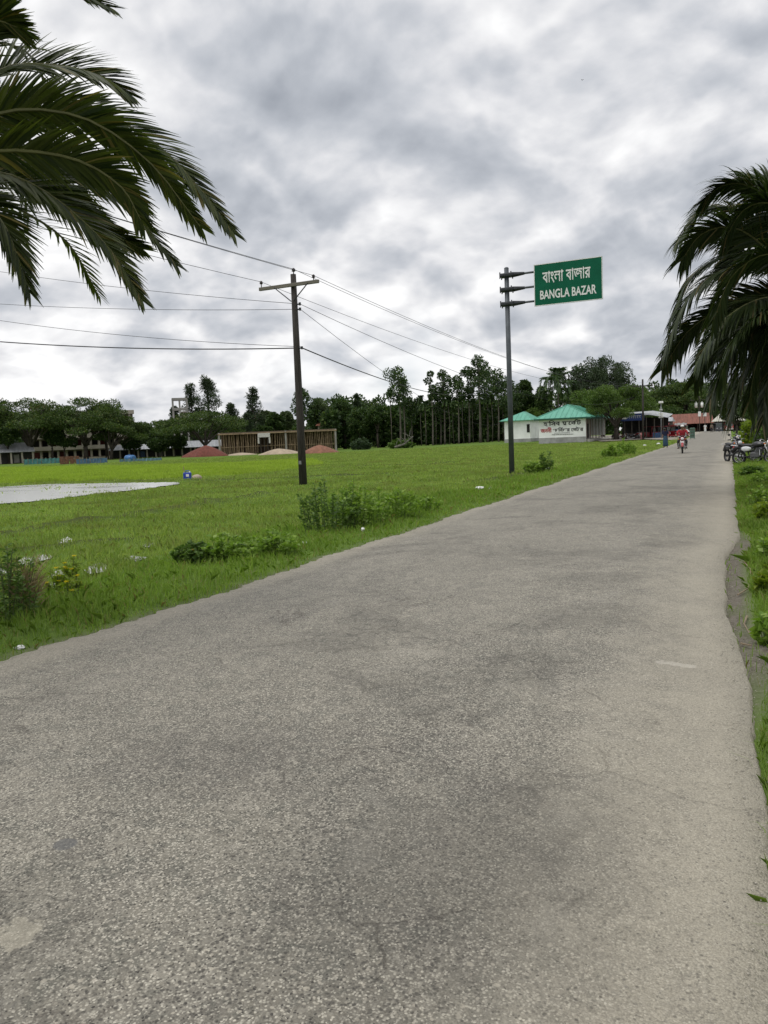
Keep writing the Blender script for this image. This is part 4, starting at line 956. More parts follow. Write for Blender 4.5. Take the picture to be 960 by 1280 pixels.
# ------------------------------------------------------------------ green-roofed shop with painted wall
def make_market():
    b = ground(674, 554.5); Y = b[1]; r = empty('market_shop', b, 'white shop with green hipped roof and big black and red wall lettering', 'shop')
    W = at(732.5, 552, Y)[0] - b[0]; H = (at(700, 522.5, Y) - b)[2]; Dp = 19.; ov = .55
    pl = .85
    mb = MB(); mb.box((W / 2, .12, pl + (H - pl) / 2), (W, .24, H - pl)); mb.box((.12, Dp / 2 + .12, pl + (H - pl) / 2), (.24, Dp - .24, H - pl)); mb.box((W / 2, Dp - .12, pl + (H - pl) / 2), (W - .5, .24, H - pl))
    mb.build('wall', wallw, r)
    mb = MB(); mb.box((W / 2, .10, pl / 2 - .2), (W + .06, .32, pl + .38)); mb.build('plinth', plinthm, r)
    mb = MB(); mb.box((W / 2 + .3, Dp / 2 + .3, .12), (W + .2, Dp - .2, .7)); mb.build('verandah_floor', M('pale_cement_floor', (.45, .43, .39), .85, var=.15), r)
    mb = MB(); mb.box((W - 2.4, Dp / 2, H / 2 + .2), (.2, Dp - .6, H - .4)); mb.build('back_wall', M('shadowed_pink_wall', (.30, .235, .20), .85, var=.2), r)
    for k in range(5):
        y = 1.6 + k * 3.5; MB().box((W - 2.27, y + .6, 1.65), (.05, 2.3, 2.2)).build('shutter_or_opening', bluep if k in (0, 3) else shade, r)  # near-black panels paint the shade of open shopfronts; blue ones are shutters
    for k in range(7): MB().box((W - .1, .5 + k * (Dp - 1) / 6, H / 2 + .2), (.14, .14, H - .45)).build('post', M('pale_post', (.40, .36, .32), .8), r)
    mb = MB(); mb.rbox((W - 1.3, 2.8, 1.15), (.9, 1.1, 1.3), .06); mb.build('counter', bluep, r)
    # roof: hipped, ridge along Y
    zr = (at(705, 506.5, Y + 4.2) - b)[2]; xr = W / 2; y0, y1, x0, x1 = -ov, Dp + ov, -ov, W + .9
    rf = MB(); a = [(x0, y0, H), (x1, y0, H), (x1, y1, H - .0), (x0, y1, H), (xr, 4.2, zr), (xr, Dp - 4, zr)]; bb = [(p[0], p[1], p[2] - .07) for p in a]
    rf.add(a + bb, [(0, 1, 4), (1, 2, 5, 4), (2, 3, 5), (3, 0, 4, 5), (6, 7, 1, 0), (7, 8, 2, 1), (8, 9, 3, 2), (9, 6, 0, 3), (6, 9, 8, 7)])
    for k in range(1, 11):
        t = k / 11; xx = x0 + (x1 - x0) * t; q = min((xx - x0) / (xr - x0), (x1 - xx) / (x1 - xr)); rf.tube([(xx, y0, H + .03), (xx, y0 + (4.2 - y0) * q, H + (zr - H) * q + .03)], .03, 4, False)
    for k in range(1, 22):
        yy = y0 + (y1 - y0) * k / 22; q = min(1, (yy - y0) / (4.2 - y0), (y1 - yy) / (y1 - Dp + 4)); rf.tube([(x1, yy, H + .03), (x1 + (xr - x1) * q, yy, H + (zr - H) * q + .03)], .03, 4, False)
    rf.tube([(xr, 4.1, zr + .03), (xr, Dp - 3.9, zr + .03)], .1, 6)
    rf.tube([(x0, y0, H + .03), (xr, 4.2, zr + .03)], .07, 5); rf.tube([(x1, y0, H + .03), (xr, 4.2, zr + .03)], .07, 5)
    rf.build('roof', greenroof, r)
    mb = MB(); mb.box(((x0 + x1) / 2, y0 - .02, H - .12), (x1 - x0, .04, .2)); mb.box((x1 + .02, (y0 + y1) / 2, H - .12), (.04, y1 - y0 - .1, .2)); mb.build('fascia', M('dark_green_fascia', (.02, .09, .06), .6), r)
    h = H - pl
    lettering(['হািসব', ' ', 'মােক', 'REPH', 'ট'], W * .50, -.03, pl + h * .60, W * .80, h * .30, INK, r, bold=.012, twice=.035)
    lettering(['জননী'], W * .155, -.03, pl + h * .27, W * .235, h * .28, REDP, r, bold=.012, twice=.04)
    lettering(['ফািন', 'REPH', 'চার', ' ', 'েষটার'], W * .625, -.03, pl + h * .29, W * .64, h * .23, INK, r, bold=.012, twice=.035)
    sm = MB(); z = pl + h * .15
    x = W * .28
    while x < W * .72: l = random.uniform(.10, .3); sm.box((x + l / 2, -.03, z + random.uniform(-.01, .01)), (l, .02, .07)); x += l + .06
    x = W * .33
    while x < W * .66: l = random.uniform(.1, .25); sm.box((x + l / 2, -.03, z + .22), (l, .02, .05)); x += l + .05
    sm.build('small_lettering', INK, r)
make_market()
def make_hut():
    b = ground(631, 553.2); Y = b[1]; r = empty('small_hut', b, 'small plain white hut with green roof, left of the lettered shop', 'hut')
    W = at(663, 552, Y)[0] - b[0]; H = (at(645, 525.5, Y) - b)[2]; Dp = 7.
    mb = MB(); mb.box((W / 2, .1, H / 2 + .3), (W, .2, H - .6)); mb.box((.1, Dp / 2, H / 2 + .3), (.2, Dp - .4, H - .6)); mb.box((W - .1, Dp / 2, H / 2 + .3), (.2, Dp - .4, H - .6)); mb.box((W / 2, Dp - .1, H / 2 + .3), (W, .2, H - .6)); mb.build('wall', wallw, r)
    MB().box((W / 2, Dp / 2, .2), (W + .08, Dp + .08, .8)).build('plinth', plinthm, r)
    MB().box((W * .93, -.02, H * .62), (.5, .05, 1.4)).build('shutter_or_opening', shade, r)
    rf = MB(); zr = (at(652, 514.5, Y + 2.5) - b)[2]; xr = W * .62; a = [(-.7, -.6, H), (W + .5, -.6, H), (W + .5, Dp + .5, H), (-.7, Dp + .5, H), (xr, 2.5, zr), (xr, Dp - 2.5, zr)]; bb = [(p[0], p[1], p[2] - .08) for p in a]
    rf.add(a + bb, [(0, 1, 4), (1, 2, 5, 4), (2, 3, 5), (3, 0, 4, 5), (6, 7, 1, 0), (7, 8, 2, 1), (8, 9, 3, 2), (9, 6, 0, 3), (6, 9, 8, 7)])
    for k in range(1, 8):
        xx = -.7 + (W + 1.2) * k / 8; q = min((xx + .7) / (xr + .7), (W + .5 - xx) / (W + .5 - xr)); rf.tube([(xx, -.6, H + .03), (xx, -.6 + 3.1 * q, H + (zr - H) * q + .03)], .03, 4, False)
    rf.build('roof', greenroof, r)
make_hut()

# ------------------------------------------------------------------ bazaar sheds
def make_stall():
    b = ground(772, 549); Y = b[1]; s = Y / F; r = empty('market_stall', b, 'open stall with a long blue sign under a white tin roof', 'stall')
    X = lambda px: at(px, 548, Y)[0] - b[0]; Z = lambda y, px=800: (at(px, y, Y) - b)[2]
    w = X(832)
    rf = MB(); rf.add([(-.4, -.3, Z(520)), (X(812), -.3, Z(519)), (X(835), -.3, Z(523.5)), (X(838), 6, Z(518.5)), (X(812), 6, Z(513)), (-.4, 6, Z(514))], [(0, 1, 4, 5), (1, 2, 3, 4)]); rf.build('roof', tin, r)
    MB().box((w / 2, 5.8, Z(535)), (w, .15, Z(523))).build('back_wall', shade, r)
    for px in (773, 781, 790, 799, 808, 818, 829): MB().tube([(X(px), 0, -.2), (X(px), 0, Z(524 if px > 812 else 521))], .07, 6).build('post', postm, r)
    sg = MB(); x0, x1 = X(775), X(806); z0, z1 = Z(526, 790), Z(517.2, 790); sg.rbox(((x0 + x1) / 2, -.42, (z0 + z1) / 2), (x1 - x0, .1, z1 - z0), .03)
    o = sg.build('sign_board', M('blue_sign_sheet', (.025, .05, .19), .5, var=.15), r)
    sc = MB(); x = x0 + (x1 - x0) * .24; zm = (z0 + z1) / 2
    while x < x1 - .45:
        l = random.uniform(.18, .34); sc.box((x + l / 2, -.475, zm + .18), (l, .012, .06)); sc.tube([(x + l * .7, -.478, zm + .17), (x + l * .2, -.478, zm + .02), (x + l * .65, -.478, zm - .16)], .028, 4); x += l + .03
    sc.box((x0 + .65, -.475, zm), (.7, .012, .45)); sc.build('lettering', WHITEP, r)
    MB().rbox((X(788), .6, .45), (X(800) - X(777), .8, .9), .03).build('counter', M('worn_counter_wood', (.12, .08, .055), .8), r)
    MB().rbox((X(822), .8, .45), (X(829) - X(816), .7, .9), .03).build('counter', bluep, r)
make_stall()
def shed(px0, px1, base, eave, ridge, roofm, label, wallm, hip=.6, depth=7., open_=True, wl=True):
    pm = (px0 + px1) / 2; b0 = ground(pm, base); Y = b0[1]; b = np.array([at(px0, base, Y)[0], Y, b0[2]]); r = empty('market_shed', b, label, 'shed')
    w = at(px1, base, Y)[0] - b[0]; ze = (at(pm, eave, Y) - b)[2]; zr = (at(pm, ridge, Y + depth / 2) - b)[2]
    rf = MB(); slab_roof(rf, -.4, w + .4, -.6, depth + .5, ze, depth / 2, zr, hip); rib_lines(rf, -.4, w + .4, -.6, ze, depth / 2, zr, .55, hip); rf.build('roof', roofm, r)
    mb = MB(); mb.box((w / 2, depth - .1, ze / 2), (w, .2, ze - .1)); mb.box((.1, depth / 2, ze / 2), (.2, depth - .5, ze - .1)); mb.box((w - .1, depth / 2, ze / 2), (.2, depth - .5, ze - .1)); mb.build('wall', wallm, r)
    n = max(3, int(w / 2.2))
    for k in range(n + 1): MB().box((.1 + (w - .2) * k / n, 0, ze / 2), (.13, .13, ze - .06)).build('post', postm, r)
    for k in range(n):
        if k % 3 != 2: MB().rbox((.1 + (w - .2) * (k + .5) / n, .8, .45), ((w - .4) / n * .75, .6, .9), .03).build('counter', [bluep, M('worn_counter_wood', (.12, .08, .055), .8), REDP][k % 3], r)
    return r, w, ze, zr
shed(838, 890, 540.5, 529.5, 517, rust, 'long low shed with rust-red tin roof at the end of the road', M('dark_shed_wall', (.06, .035, .028), .85, var=.3))
r, w, ze, zr = shed(892, 930, 539, 526, 516.5, M('pale_tin_roof', (.46, .45, .38), .6, .1, var=.15, dirt=.3, stretchz=(6, .6, 1)), 'pale tin-roofed shed with a blue roof patch at the far end of the road', M('pale_shed_wall', (.40, .38, .34), .85, var=.2), hip=1.6)
MB().box((w * .38, .9, ze + (zr - ze) * .62), (w * .22, 1.1, .08), rx=.42).build('roof_patch', M('blue_tarpaulin', (.04, .08, .26), .5), r)
shed(806, 838, 543.5, 527, 522, tin, 'narrow pale-roofed shed left of the rust-roofed shed', M('dark_shed_wall', (.06, .035, .028), .85, var=.3), hip=.2)
def tarp_shelter():
    b, rz, s = site(859, 138); r = empty('arched_shelter', b, 'brown arched tarpaulin hood behind the oncoming motorcycle', 'shelter', rz)
    w = 13 * s; mb = MB(); n = 10; V = []
    for j, y in enumerate((0, 1.8)):
        for i in range(n + 1): a = PI * i / n; V.append((-w / 2 * math.cos(a), y, 1.05 + .75 * math.sin(a)))
    mb.add(V, [(i, i + 1, n + 2 + i, n + 1 + i) for i in range(n)]); mb.build('hood', M('brown_tarpaulin', (.12, .065, .045), .7, var=.3), r)
    for x in (-w / 2, w / 2):
        for y in (0, 1.8): MB().tube([(x, y, -.1), (x, y, 1.06)], .03, 6).build('post', postm, r)
    MB().rbox((0, .9, .65), (w * .9, 1.5, .12), .03).build('bench', timber, r)
tarp_shelter()

def pole_sign(px, base, top, w, h, col, label):
    b = ground(px, base); s = b[1] / F; r = empty('sign_post', b, label, 'sign post'); z = (at(px, top, b[1]) - b)[2]
    MB().tube([(0, 0, -.2), (0, 0, z)], .06, 8).build('post', postm, r); MB().rbox((0, -.12, z - h * s / 2), (w * s, .12, h * s), .03).build('sign_box', col, r)
pole_sign(874.5, 541, 514.5, 3.2, 5.5, WHITEP, 'post with a white box sign before the left half of the rust-roofed shed')
pole_sign(881, 541, 516, 3.6, 4, WHITEP, 'post with a white box sign before the right half of the rust-roofed shed')
def awning(px0, px1, base, top, low, mat, label):
    b0 = ground((px0 + px1) / 2, base); Y = b0[1]; b = np.array([at(px0, base, Y)[0], Y, b0[2]]); w = at(px1, base, Y)[0] - b[0]; r = empty('awning', b, label, 'awning')
    z1 = (at(px0, top, Y) - b)[2]; z0 = (at(px0, low, Y) - b)[2]; n = 8; V = []
    for i in range(n + 1): V += [(w * i / n, 1.6, z1 - .08 * math.sin(i * 1.9)), (w * i / n, -.5, z0 + .10 * math.sin(i * 2.3))]
    MB().add(V, [(2 * i, 2 * i + 1, 2 * i + 3, 2 * i + 2) for i in range(n)]).build('canvas', mat, r)
    for x in (0, w): MB().tube([(x, -.45, -.1), (x, -.45, z0)], .04, 6).build('post', postm, r); MB().tube([(x, 1.6, -.1), (x, 1.6, z1)], .04, 6).build('post', postm, r)
    MB().rbox((w / 2, .6, .4), (w * .7, .7, .8), .04).build('table', timber, r)
awning(820, 836, 544.5, 529, 532, M('red_canvas', (.24, .03, .035), .75, var=.3), 'red canvas awning right of the blue-signed stall')
awning(843, 858, 543, 529, 532.5, M('grey_canvas', (.22, .22, .21), .8, var=.3), 'grey canvas awning before the left half of the rust-roofed shed')

# ------------------------------------------------------------------ vehicles
tyre = M('black_rubber', (.018, .018, .018), .85, var=.2); chrome = M('bright_metal', (.55, .55, .55), .28, .9, var=.1); engine = M('engine_metal', (.12, .12, .125), .45, .6, var=.25)
seatm = M('black_vinyl', (.02, .02, .022), .5); glass = M('lamp_glass', (.55, .57, .58), .1, .0, var=.05, spec=.8); orange = M('orange_lens', (.55, .16, .02), .25)
def paintm(name, col): return M(name, col, .25, .0, var=.08, spec=.6)
def motorcycle(loc, rz, label, paint, trim=None, stand=True, group=None, white=False):
    r = empty('motorcycle', loc, label, 'motorcycle', rz, group); trim = trim or paint
    for y, R in ((-.66, .30), (.64, .30)):
        w = MB().torus((0, y, R), R - .045, .052, 'X', 26, 8).build('wheel', tyre, r, True)
        mb = MB(); mb.torus((0, y, R), R - .09, .018, 'X', 24, 6); mb.tube([(-.07, y, R), (.07, y, R)], .05, 10)
        for k in range(10): a = 2 * PI * k / 10; mb.tube([(0, y, R), (0, y + math.cos(a) * (R - .09), R + math.sin(a) * (R - .09))], .007, 4)
        mb.build('rim', chrome if white else engine, w)
    mb = MB()
    for s in (-1, 1): mb.tube([(s * .085, -.66, .30), (s * .085, -.52, .66), (s * .085, -.42, .93)], [.028, .028, .024], 8)
    mb.build('fork', chrome, r, True)
    mb = MB()
    for k in range(9):
        a0 = .35 + 1.9 * k / 9; a1 = .35 + 1.9 * (k + 1) / 9
        P = [(x, -.66 + .365 * -math.cos(a), .30 + .365 * math.sin(a)) for a in (a0, a1) for x in (-.065, .065)]; mb.add(P, [(0, 1, 3, 2)])
    mb.build('front_mudguard', paint, r, True)
    mb = MB(); mb.tube([(0, .45, .74), (0, .78, .70), (0, .95, .52)], [.085, .09, .07], 8); mb.build('rear_mudguard', seatm, r, True)
    mb = MB()
    mb.tube([(0, -.40, .88), (0, -.1, .72), (0, .3, .66), (0, .75, .74)], .03, 8); mb.tube([(0, -.38, .82), (0, -.28, .36), (0, .2, .30), (0, .3, .66)], .026, 8)
    for s in (-1, 1): mb.tube([(s * .09, .22, .34), (s * .09, .64, .30)], .024, 6); mb.tube([(s * .13, .5, .72), (s * .13, .62, .32)], .03, 8)
    mb.build('frame', seatm, r, True)
    mb = MB(); mb.rbox((0, -.05, .40), (.24, .40, .24), .05); mb.tube([(0, -.12, .46), (0, -.22, .68)], [.105, .10], 10)
    for k in range(5): mb.box((0, -.13 - k * .018, .5 + k * .04), (.24, .2, .012), rx=.4)
    mb.build('engine', engine, r)
    mb = MB(); mb.ell((0, -.17, .83), (.15, .28, .125), 14, 10); mb.build('fuel_tank', paint, r, True)
    MB().tube([(0, -.25, .955), (0, -.22, .965)], .04, 10).build('filler_cap', chrome, r)
    mb = MB(); mb.ell((0, .30, .80), (.135, .42, .065), 12, 8); mb.ell((0, .56, .83), (.12, .22, .06), 12, 8); mb.build('seat', seatm, r, True)
    for s in (-1, 1):
        mb = MB(); mb.ell((s * .12, .30, .66), (.035, .24, .10), 10, 8); mb.build('side_panel', trim, r, True)
        m = MB(); m.tube([(s * .28, -.36, 1.05), (s * .34, -.38, 1.2)], .008, 5); m.ell((s * .37, -.37, 1.24), (.065, .02, .05), 10, 6); m.build('mirror', seatm, r)
        m = MB(); m.ell((s * .19, -.5, .86), (.04, .05, .035), 8, 6); m.build('indicator', orange, r, True)
        m = MB(); m.tube([(s * .1, -.02, .32), (s * .3, -.02, .30)], .02, 6); m.build('footrest', seatm, r)
    mb = MB(); mb.tube([(-.36, -.27, 1.02), (-.2, -.38, 1.04), (0, -.42, .97), (.2, -.38, 1.04), (.36, -.27, 1.02)], .014, 6); mb.build('handlebar', chrome, r, True)
    mb = MB()
    for s in (-1, 1): mb.tube([(s * .26, -.33, 1.03), (s * .38, -.255, 1.015)], .022, 8)
    mb.build('grip', seatm, r)
    mb = MB(); mb.ell((0, -.55, .88), (.125, .11, .12), 14, 10); h = mb.build('headlight', trim, r, True)
    mb = MB(); mb.ell((0, -.605, .88), (.095, .065, .09), 14, 8); mb.build('lens', glass, h, True)
    MB().rbox((0, -.49, 1.03), (.2, .08, .1), .03, rx=.4).build('instrument_cluster', seatm, r)
    MB().rbox((0, -.72, .70), (.2, .012, .09), .004).build('number_plate', WHITEP, r)
    mb = MB(); mb.tube([(.13, -.22, .5), (.15, -.25, .30), (.16, .05, .24), (.19, .5, .30), (.2, .88, .40)], [.025, .03, .035, .05, .045], 8); mb.build('exhaust', chrome, r, True)
    mb = MB(); mb.ell((0, .86, .72), (.06, .05, .045), 10, 6); mb.build('tail_lamp', paintm('red_lens', (.45, .01, .01)), r, True)
    mb = MB(); mb.tube([(-.14, .62, .78), (-.13, .92, .82), (.13, .92, .82), (.14, .62, .78)], .014, 6); mb.build('grab_rail', chrome, r)
    mb = MB()
    for s in (-1, 1): mb.tube([(s * .2, -.30, .62), (s * .24, -.32, .40), (0, -.34, .34)], .014, 6)
    mb.build('crash_guard', chrome, r)
    if stand: MB().tube([(-.1, .05, .30), (-.24, .08, .01)], .014, 6).build('side_stand', seatm, r)
    return r
redm = paintm('motorcycle_red', (.28, .018, .02)); blackm = paintm('motorcycle_black', (.022, .022, .026)); whitem = paintm('motorcycle_white', (.62, .63, .64)); bluem = paintm('motorcycle_blue_grey', (.09, .11, .15))
def road_z(x, y): return float(rise(x, y)) + .055
MP = flat(853, 567.5); MP[2] = road_z(MP[0], MP[1])
motorcycle(MP, .05, 'red motorcycle carrying two riders towards the viewer along the road', redm, stand=False)
p = flat(917, 577); p[2] = float(gz(p[0] - .0, p[1])) if p[0] > right_edge(p[1]) else road_z(p[0], p[1]) - .02
MG = 'motorcycles parked at the right road edge'
motorcycle(p, .42, 'black motorcycle parked on the right road edge, nose to the viewer', blackm, group=MG)
p = ground(943, 581); motorcycle(p, 1.12, 'black motorcycle with white panels parked on the grass under the coconut palm', blackm, whitem, group=MG, white=True)
p = ground(962, 579); motorcycle(p, .9, 'dark motorcycle cut off by the right photo edge under the coconut palm', bluem, blackm, group=MG, white=True)
p = ground(922, 561.5); p[2] = float(gz(p[0], p[1])); motorcycle(p, .3, 'dark motorcycle with pale tank parked behind the black one at the road edge', whitem, blackm, group=MG)
p = ground(928, 553); motorcycle(p, .5, 'blue-grey motorcycle farthest along the row at the right road edge', bluem, bluem, group=MG)
p = ground(771, 549); motorcycle(p, 1.0, 'red motorcycle parked by the tree trunk near the shop verandah', redm, group='motorcycles outside the bazaar stalls')
p = ground(786, 548.8); motorcycle(p, -1.1, 'dark motorcycle parked under the blue stall sign', blackm, group='motorcycles outside the bazaar stalls')
p = ground(796, 548.2); motorcycle(p, .9, 'dark red motorcycle parked left of the child in pink', paintm('motorcycle_maroon', (.14, .02, .03)), group='motorcycles outside the bazaar stalls')

def rickshaw(loc, rz, label, paint, hood, group):
    r = empty('auto_rickshaw', loc, label, 'auto rickshaw', rz, group)
    for x, y in ((0, -1.0), (-.52, .75), (.52, .75)):
        w = MB().torus((x, y, .24), .17, .07, 'X', 18, 8).build('wheel', tyre, r, True); m = MB(); m.tube([(x - .05, y, .24), (x + .05, y, .24)], .12, 12); m.build('hub', chrome, w)
    mb = MB(); pr = [(-1.18, .38), (-1.05, .95), (-.72, .98), (-.62, .42), (.25, .40), (.25, .95), (1.2, .95), (1.22, .36), (.4, .26), (-.8, .26)]
    mb.prism(pr, -.60, .60, 'X'); mb.build('body', paint, r)
    mb = MB(); pr = [(-.98, 1.66), (-.75, 1.76), (.9, 1.80), (1.22, 1.68), (1.30, .98), (1.24, .98), (1.16, 1.62), (.88, 1.73), (-.72, 1.70)]; mb.prism(pr, -.63, .63, 'X'); mb.build('hood', hood, r)
    for s in (-1, 1):
        MB().tube([(s * .58, -1.04, .94), (s * .58, -.92, 1.68)], .03, 6).build('post', seatm, r)
        MB().tube([(s * .58, .25, .94), (s * .58, .25, 1.74)], .03, 6).build('post', seatm, r)
    MB().box((0, -1.0, 1.31), (1.1, .02, .66), rx=.16).build('windscreen', M('dusty_glass', (.10, .12, .13), .15, 0, spec=.7), r)
    for s in (-.34, .34): m = MB(); m.ell((s, -1.13, .72), (.09, .06, .09), 10, 8); m.build('headlight', glass, r, True)
    MB().rbox((0, .85, .72), (1.0, .5, .18), .05).build('seat', seatm, r); MB().rbox((0, 1.1, 1.15), (1.0, .12, .6), .05).build('backrest', seatm, r)
    MB().tube([(-.3, -.85, 1.05), (0, -.95, 1.0), (.3, -.85, 1.05)], .02, 6).build('handlebar', chrome, r)
    m = MB(); 
    for k in range(6): a = .3 + 2.5 * k / 6; a1 = .3 + 2.5 * (k + 1) / 6; m.add([(x, -1.0 - .27 * math.cos(q), .24 + .27 * math.sin(q)) for q in (a, a1) for x in (-.1, .1)], [(0, 1, 3, 2)])
    m.build('mudguard', paint, r, True)
    return r
RG = 'red auto rickshaws waiting outside the bazaar'; rk = paintm('rickshaw_red', (.32, .025, .03)); hd = M('maroon_canvas', (.20, .025, .03), .7, var=.25)
for px, by, rz, lb in ((815, 546.5, 1.5, 'red auto rickshaw at the left end of the row, below the mast'), (827, 546.5, 1.3, 'red auto rickshaw second from the left, above the walking person'),
                       (839, 546, 1.6, 'red auto rickshaw between the walking person and the oncoming riders'), (849, 545.5, 1.2, 'red auto rickshaw mostly hidden behind the oncoming riders')):
    rickshaw(ground(px, by), rz, lb, rk, hd, RG)
rickshaw(ground(897, 540), .25, 'black auto rickshaw facing the viewer at the far end of the road', paintm('rickshaw_black', (.03, .032, .035)), M('black_canvas', (.03, .03, .032), .7), None)
def red_van():
    p = ground(910, 539); r = empty('delivery_van', p, 'small bright red van at the far end of the road, right of the black rickshaw', 'van', .15)
    for x, y in ((-.66, -1.1), (.66, -1.1), (-.66, 1.1), (.66, 1.1)):
        w = MB().torus((x, y, .3), .21, .085, 'X', 18, 8).build('wheel', tyre, r, True); m = MB(); m.tube([(x - .06, y, .3), (x + .06, y, .3)], .15, 12); m.build('hub', chrome, w)
    MB().prism([(-1.75, .35), (-1.8, .85), (-1.55, 1.0), (-1.2, 1.72), (-.9, 1.8), (1.7, 1.8), (1.8, .9), (1.75, .35)], -.78, .78, 'X').build('body', paintm('van_red', (.42, .02, .03)), r)
    MB().add([(-.66, -1.56, 1.03), (.66, -1.56, 1.03), (.6, -1.245, 1.66), (-.6, -1.245, 1.66)], [(0, 1, 2, 3)]).build('windscreen', M('dusty_glass', (.10, .12, .13), .15, 0, spec=.7), r)
    for s in (-1, 1):
        m = MB(); m.ell((s * .55, -1.8, .78), (.14, .06, .09), 10, 8); m.build('headlight', glass, r, True)
        MB().box((s * .785, -.55, 1.38), (.012, .9, .45)).build('window', M('dusty_glass', (.10, .12, .13), .15, 0, spec=.7), r)
    MB().rbox((0, -1.84, .48), (1.5, .12, .2), .04).build('bumper', WHITEP, r)
    MB().rbox((0, -1.80, .95), (.9, .03, .1), .01).build('white_stripe', WHITEP, r)
red_van()
def green_stand():
    p = ground(865.5, 549.5); r = empty('display_rack', p, 'narrow green display rack at the roadside behind the oncoming riders', 'rack'); g = M('green_rack_paint', (.07, .17, .12), .6, var=.2)
    for x in (-.26, .26): MB().tube([(x, 0, 0), (x, 0, 1.5)], .03, 6).build('post', g, r)
    for k in range(4): MB().rbox((0, 0, .25 + k * .38), (.5, .3, .05), .01).build('shelf', g, r)
    MB().rbox((0, .15, .85), (.5, .03, 1.25), .01).build('back_panel', M('pale_green_mesh', (.20, .26, .22), .7, var=.3, scale=20), r)
green_stand()

# ------------------------------------------------------------------ people
SKIN = M('brown_skin', (.20, .105, .065), .55, var=.08); HAIR = M('black_hair', (.012, .010, .010), .5, var=.2)
def skin_obj(name, J, E, mat, parent, root, sub=2, extra=None):
    keys = list(J); me = bpy.data.meshes.new(name); me.from_pydata([J[k][:3] for k in keys], [(keys.index(a), keys.index(b)) for a, b in E], [])
    o = bpy.data.objects.new(name, me); COL.objects.link(o)
    sk = o.modifiers.new('s', 'SKIN'); sk.use_smooth_shade = True; sb = o.modifiers.new('b', 'SUBSURF'); sb.levels = sub; sb.render_levels = sub
    for i, k in enumerate(keys):
        v = me.skin_vertices[0].data[i]; q = J[k][3:]; v.radius = (q[0], q[1] if len(q) > 1 else q[0]); v.use_root = (k == root); v.use_loose = False
    bpy.context.view_layer.update(); n2 = bpy.data.meshes.new_from_object(o.evaluated_get(bpy.context.evaluated_depsgraph_get()))
    bpy.data.objects.remove(o); bpy.data.meshes.remove(me)
    if extra:
        bm = bmesh.new(); bm.from_mesh(n2)
        m2 = bpy.data.meshes.new('x'); m2.from_pydata(extra.v, [], extra.f); bm.from_mesh(m2); bm.to_mesh(n2); bm.free(); bpy.data.meshes.remove(m2)
    n2.name = name; n2.materials.clear(); n2.materials.append(mat); n2.polygons.foreach_set('use_smooth', [True] * len(n2.polygons))
    o = bpy.data.objects.new(name, n2); COL.objects.link(o); o.parent = parent; return o
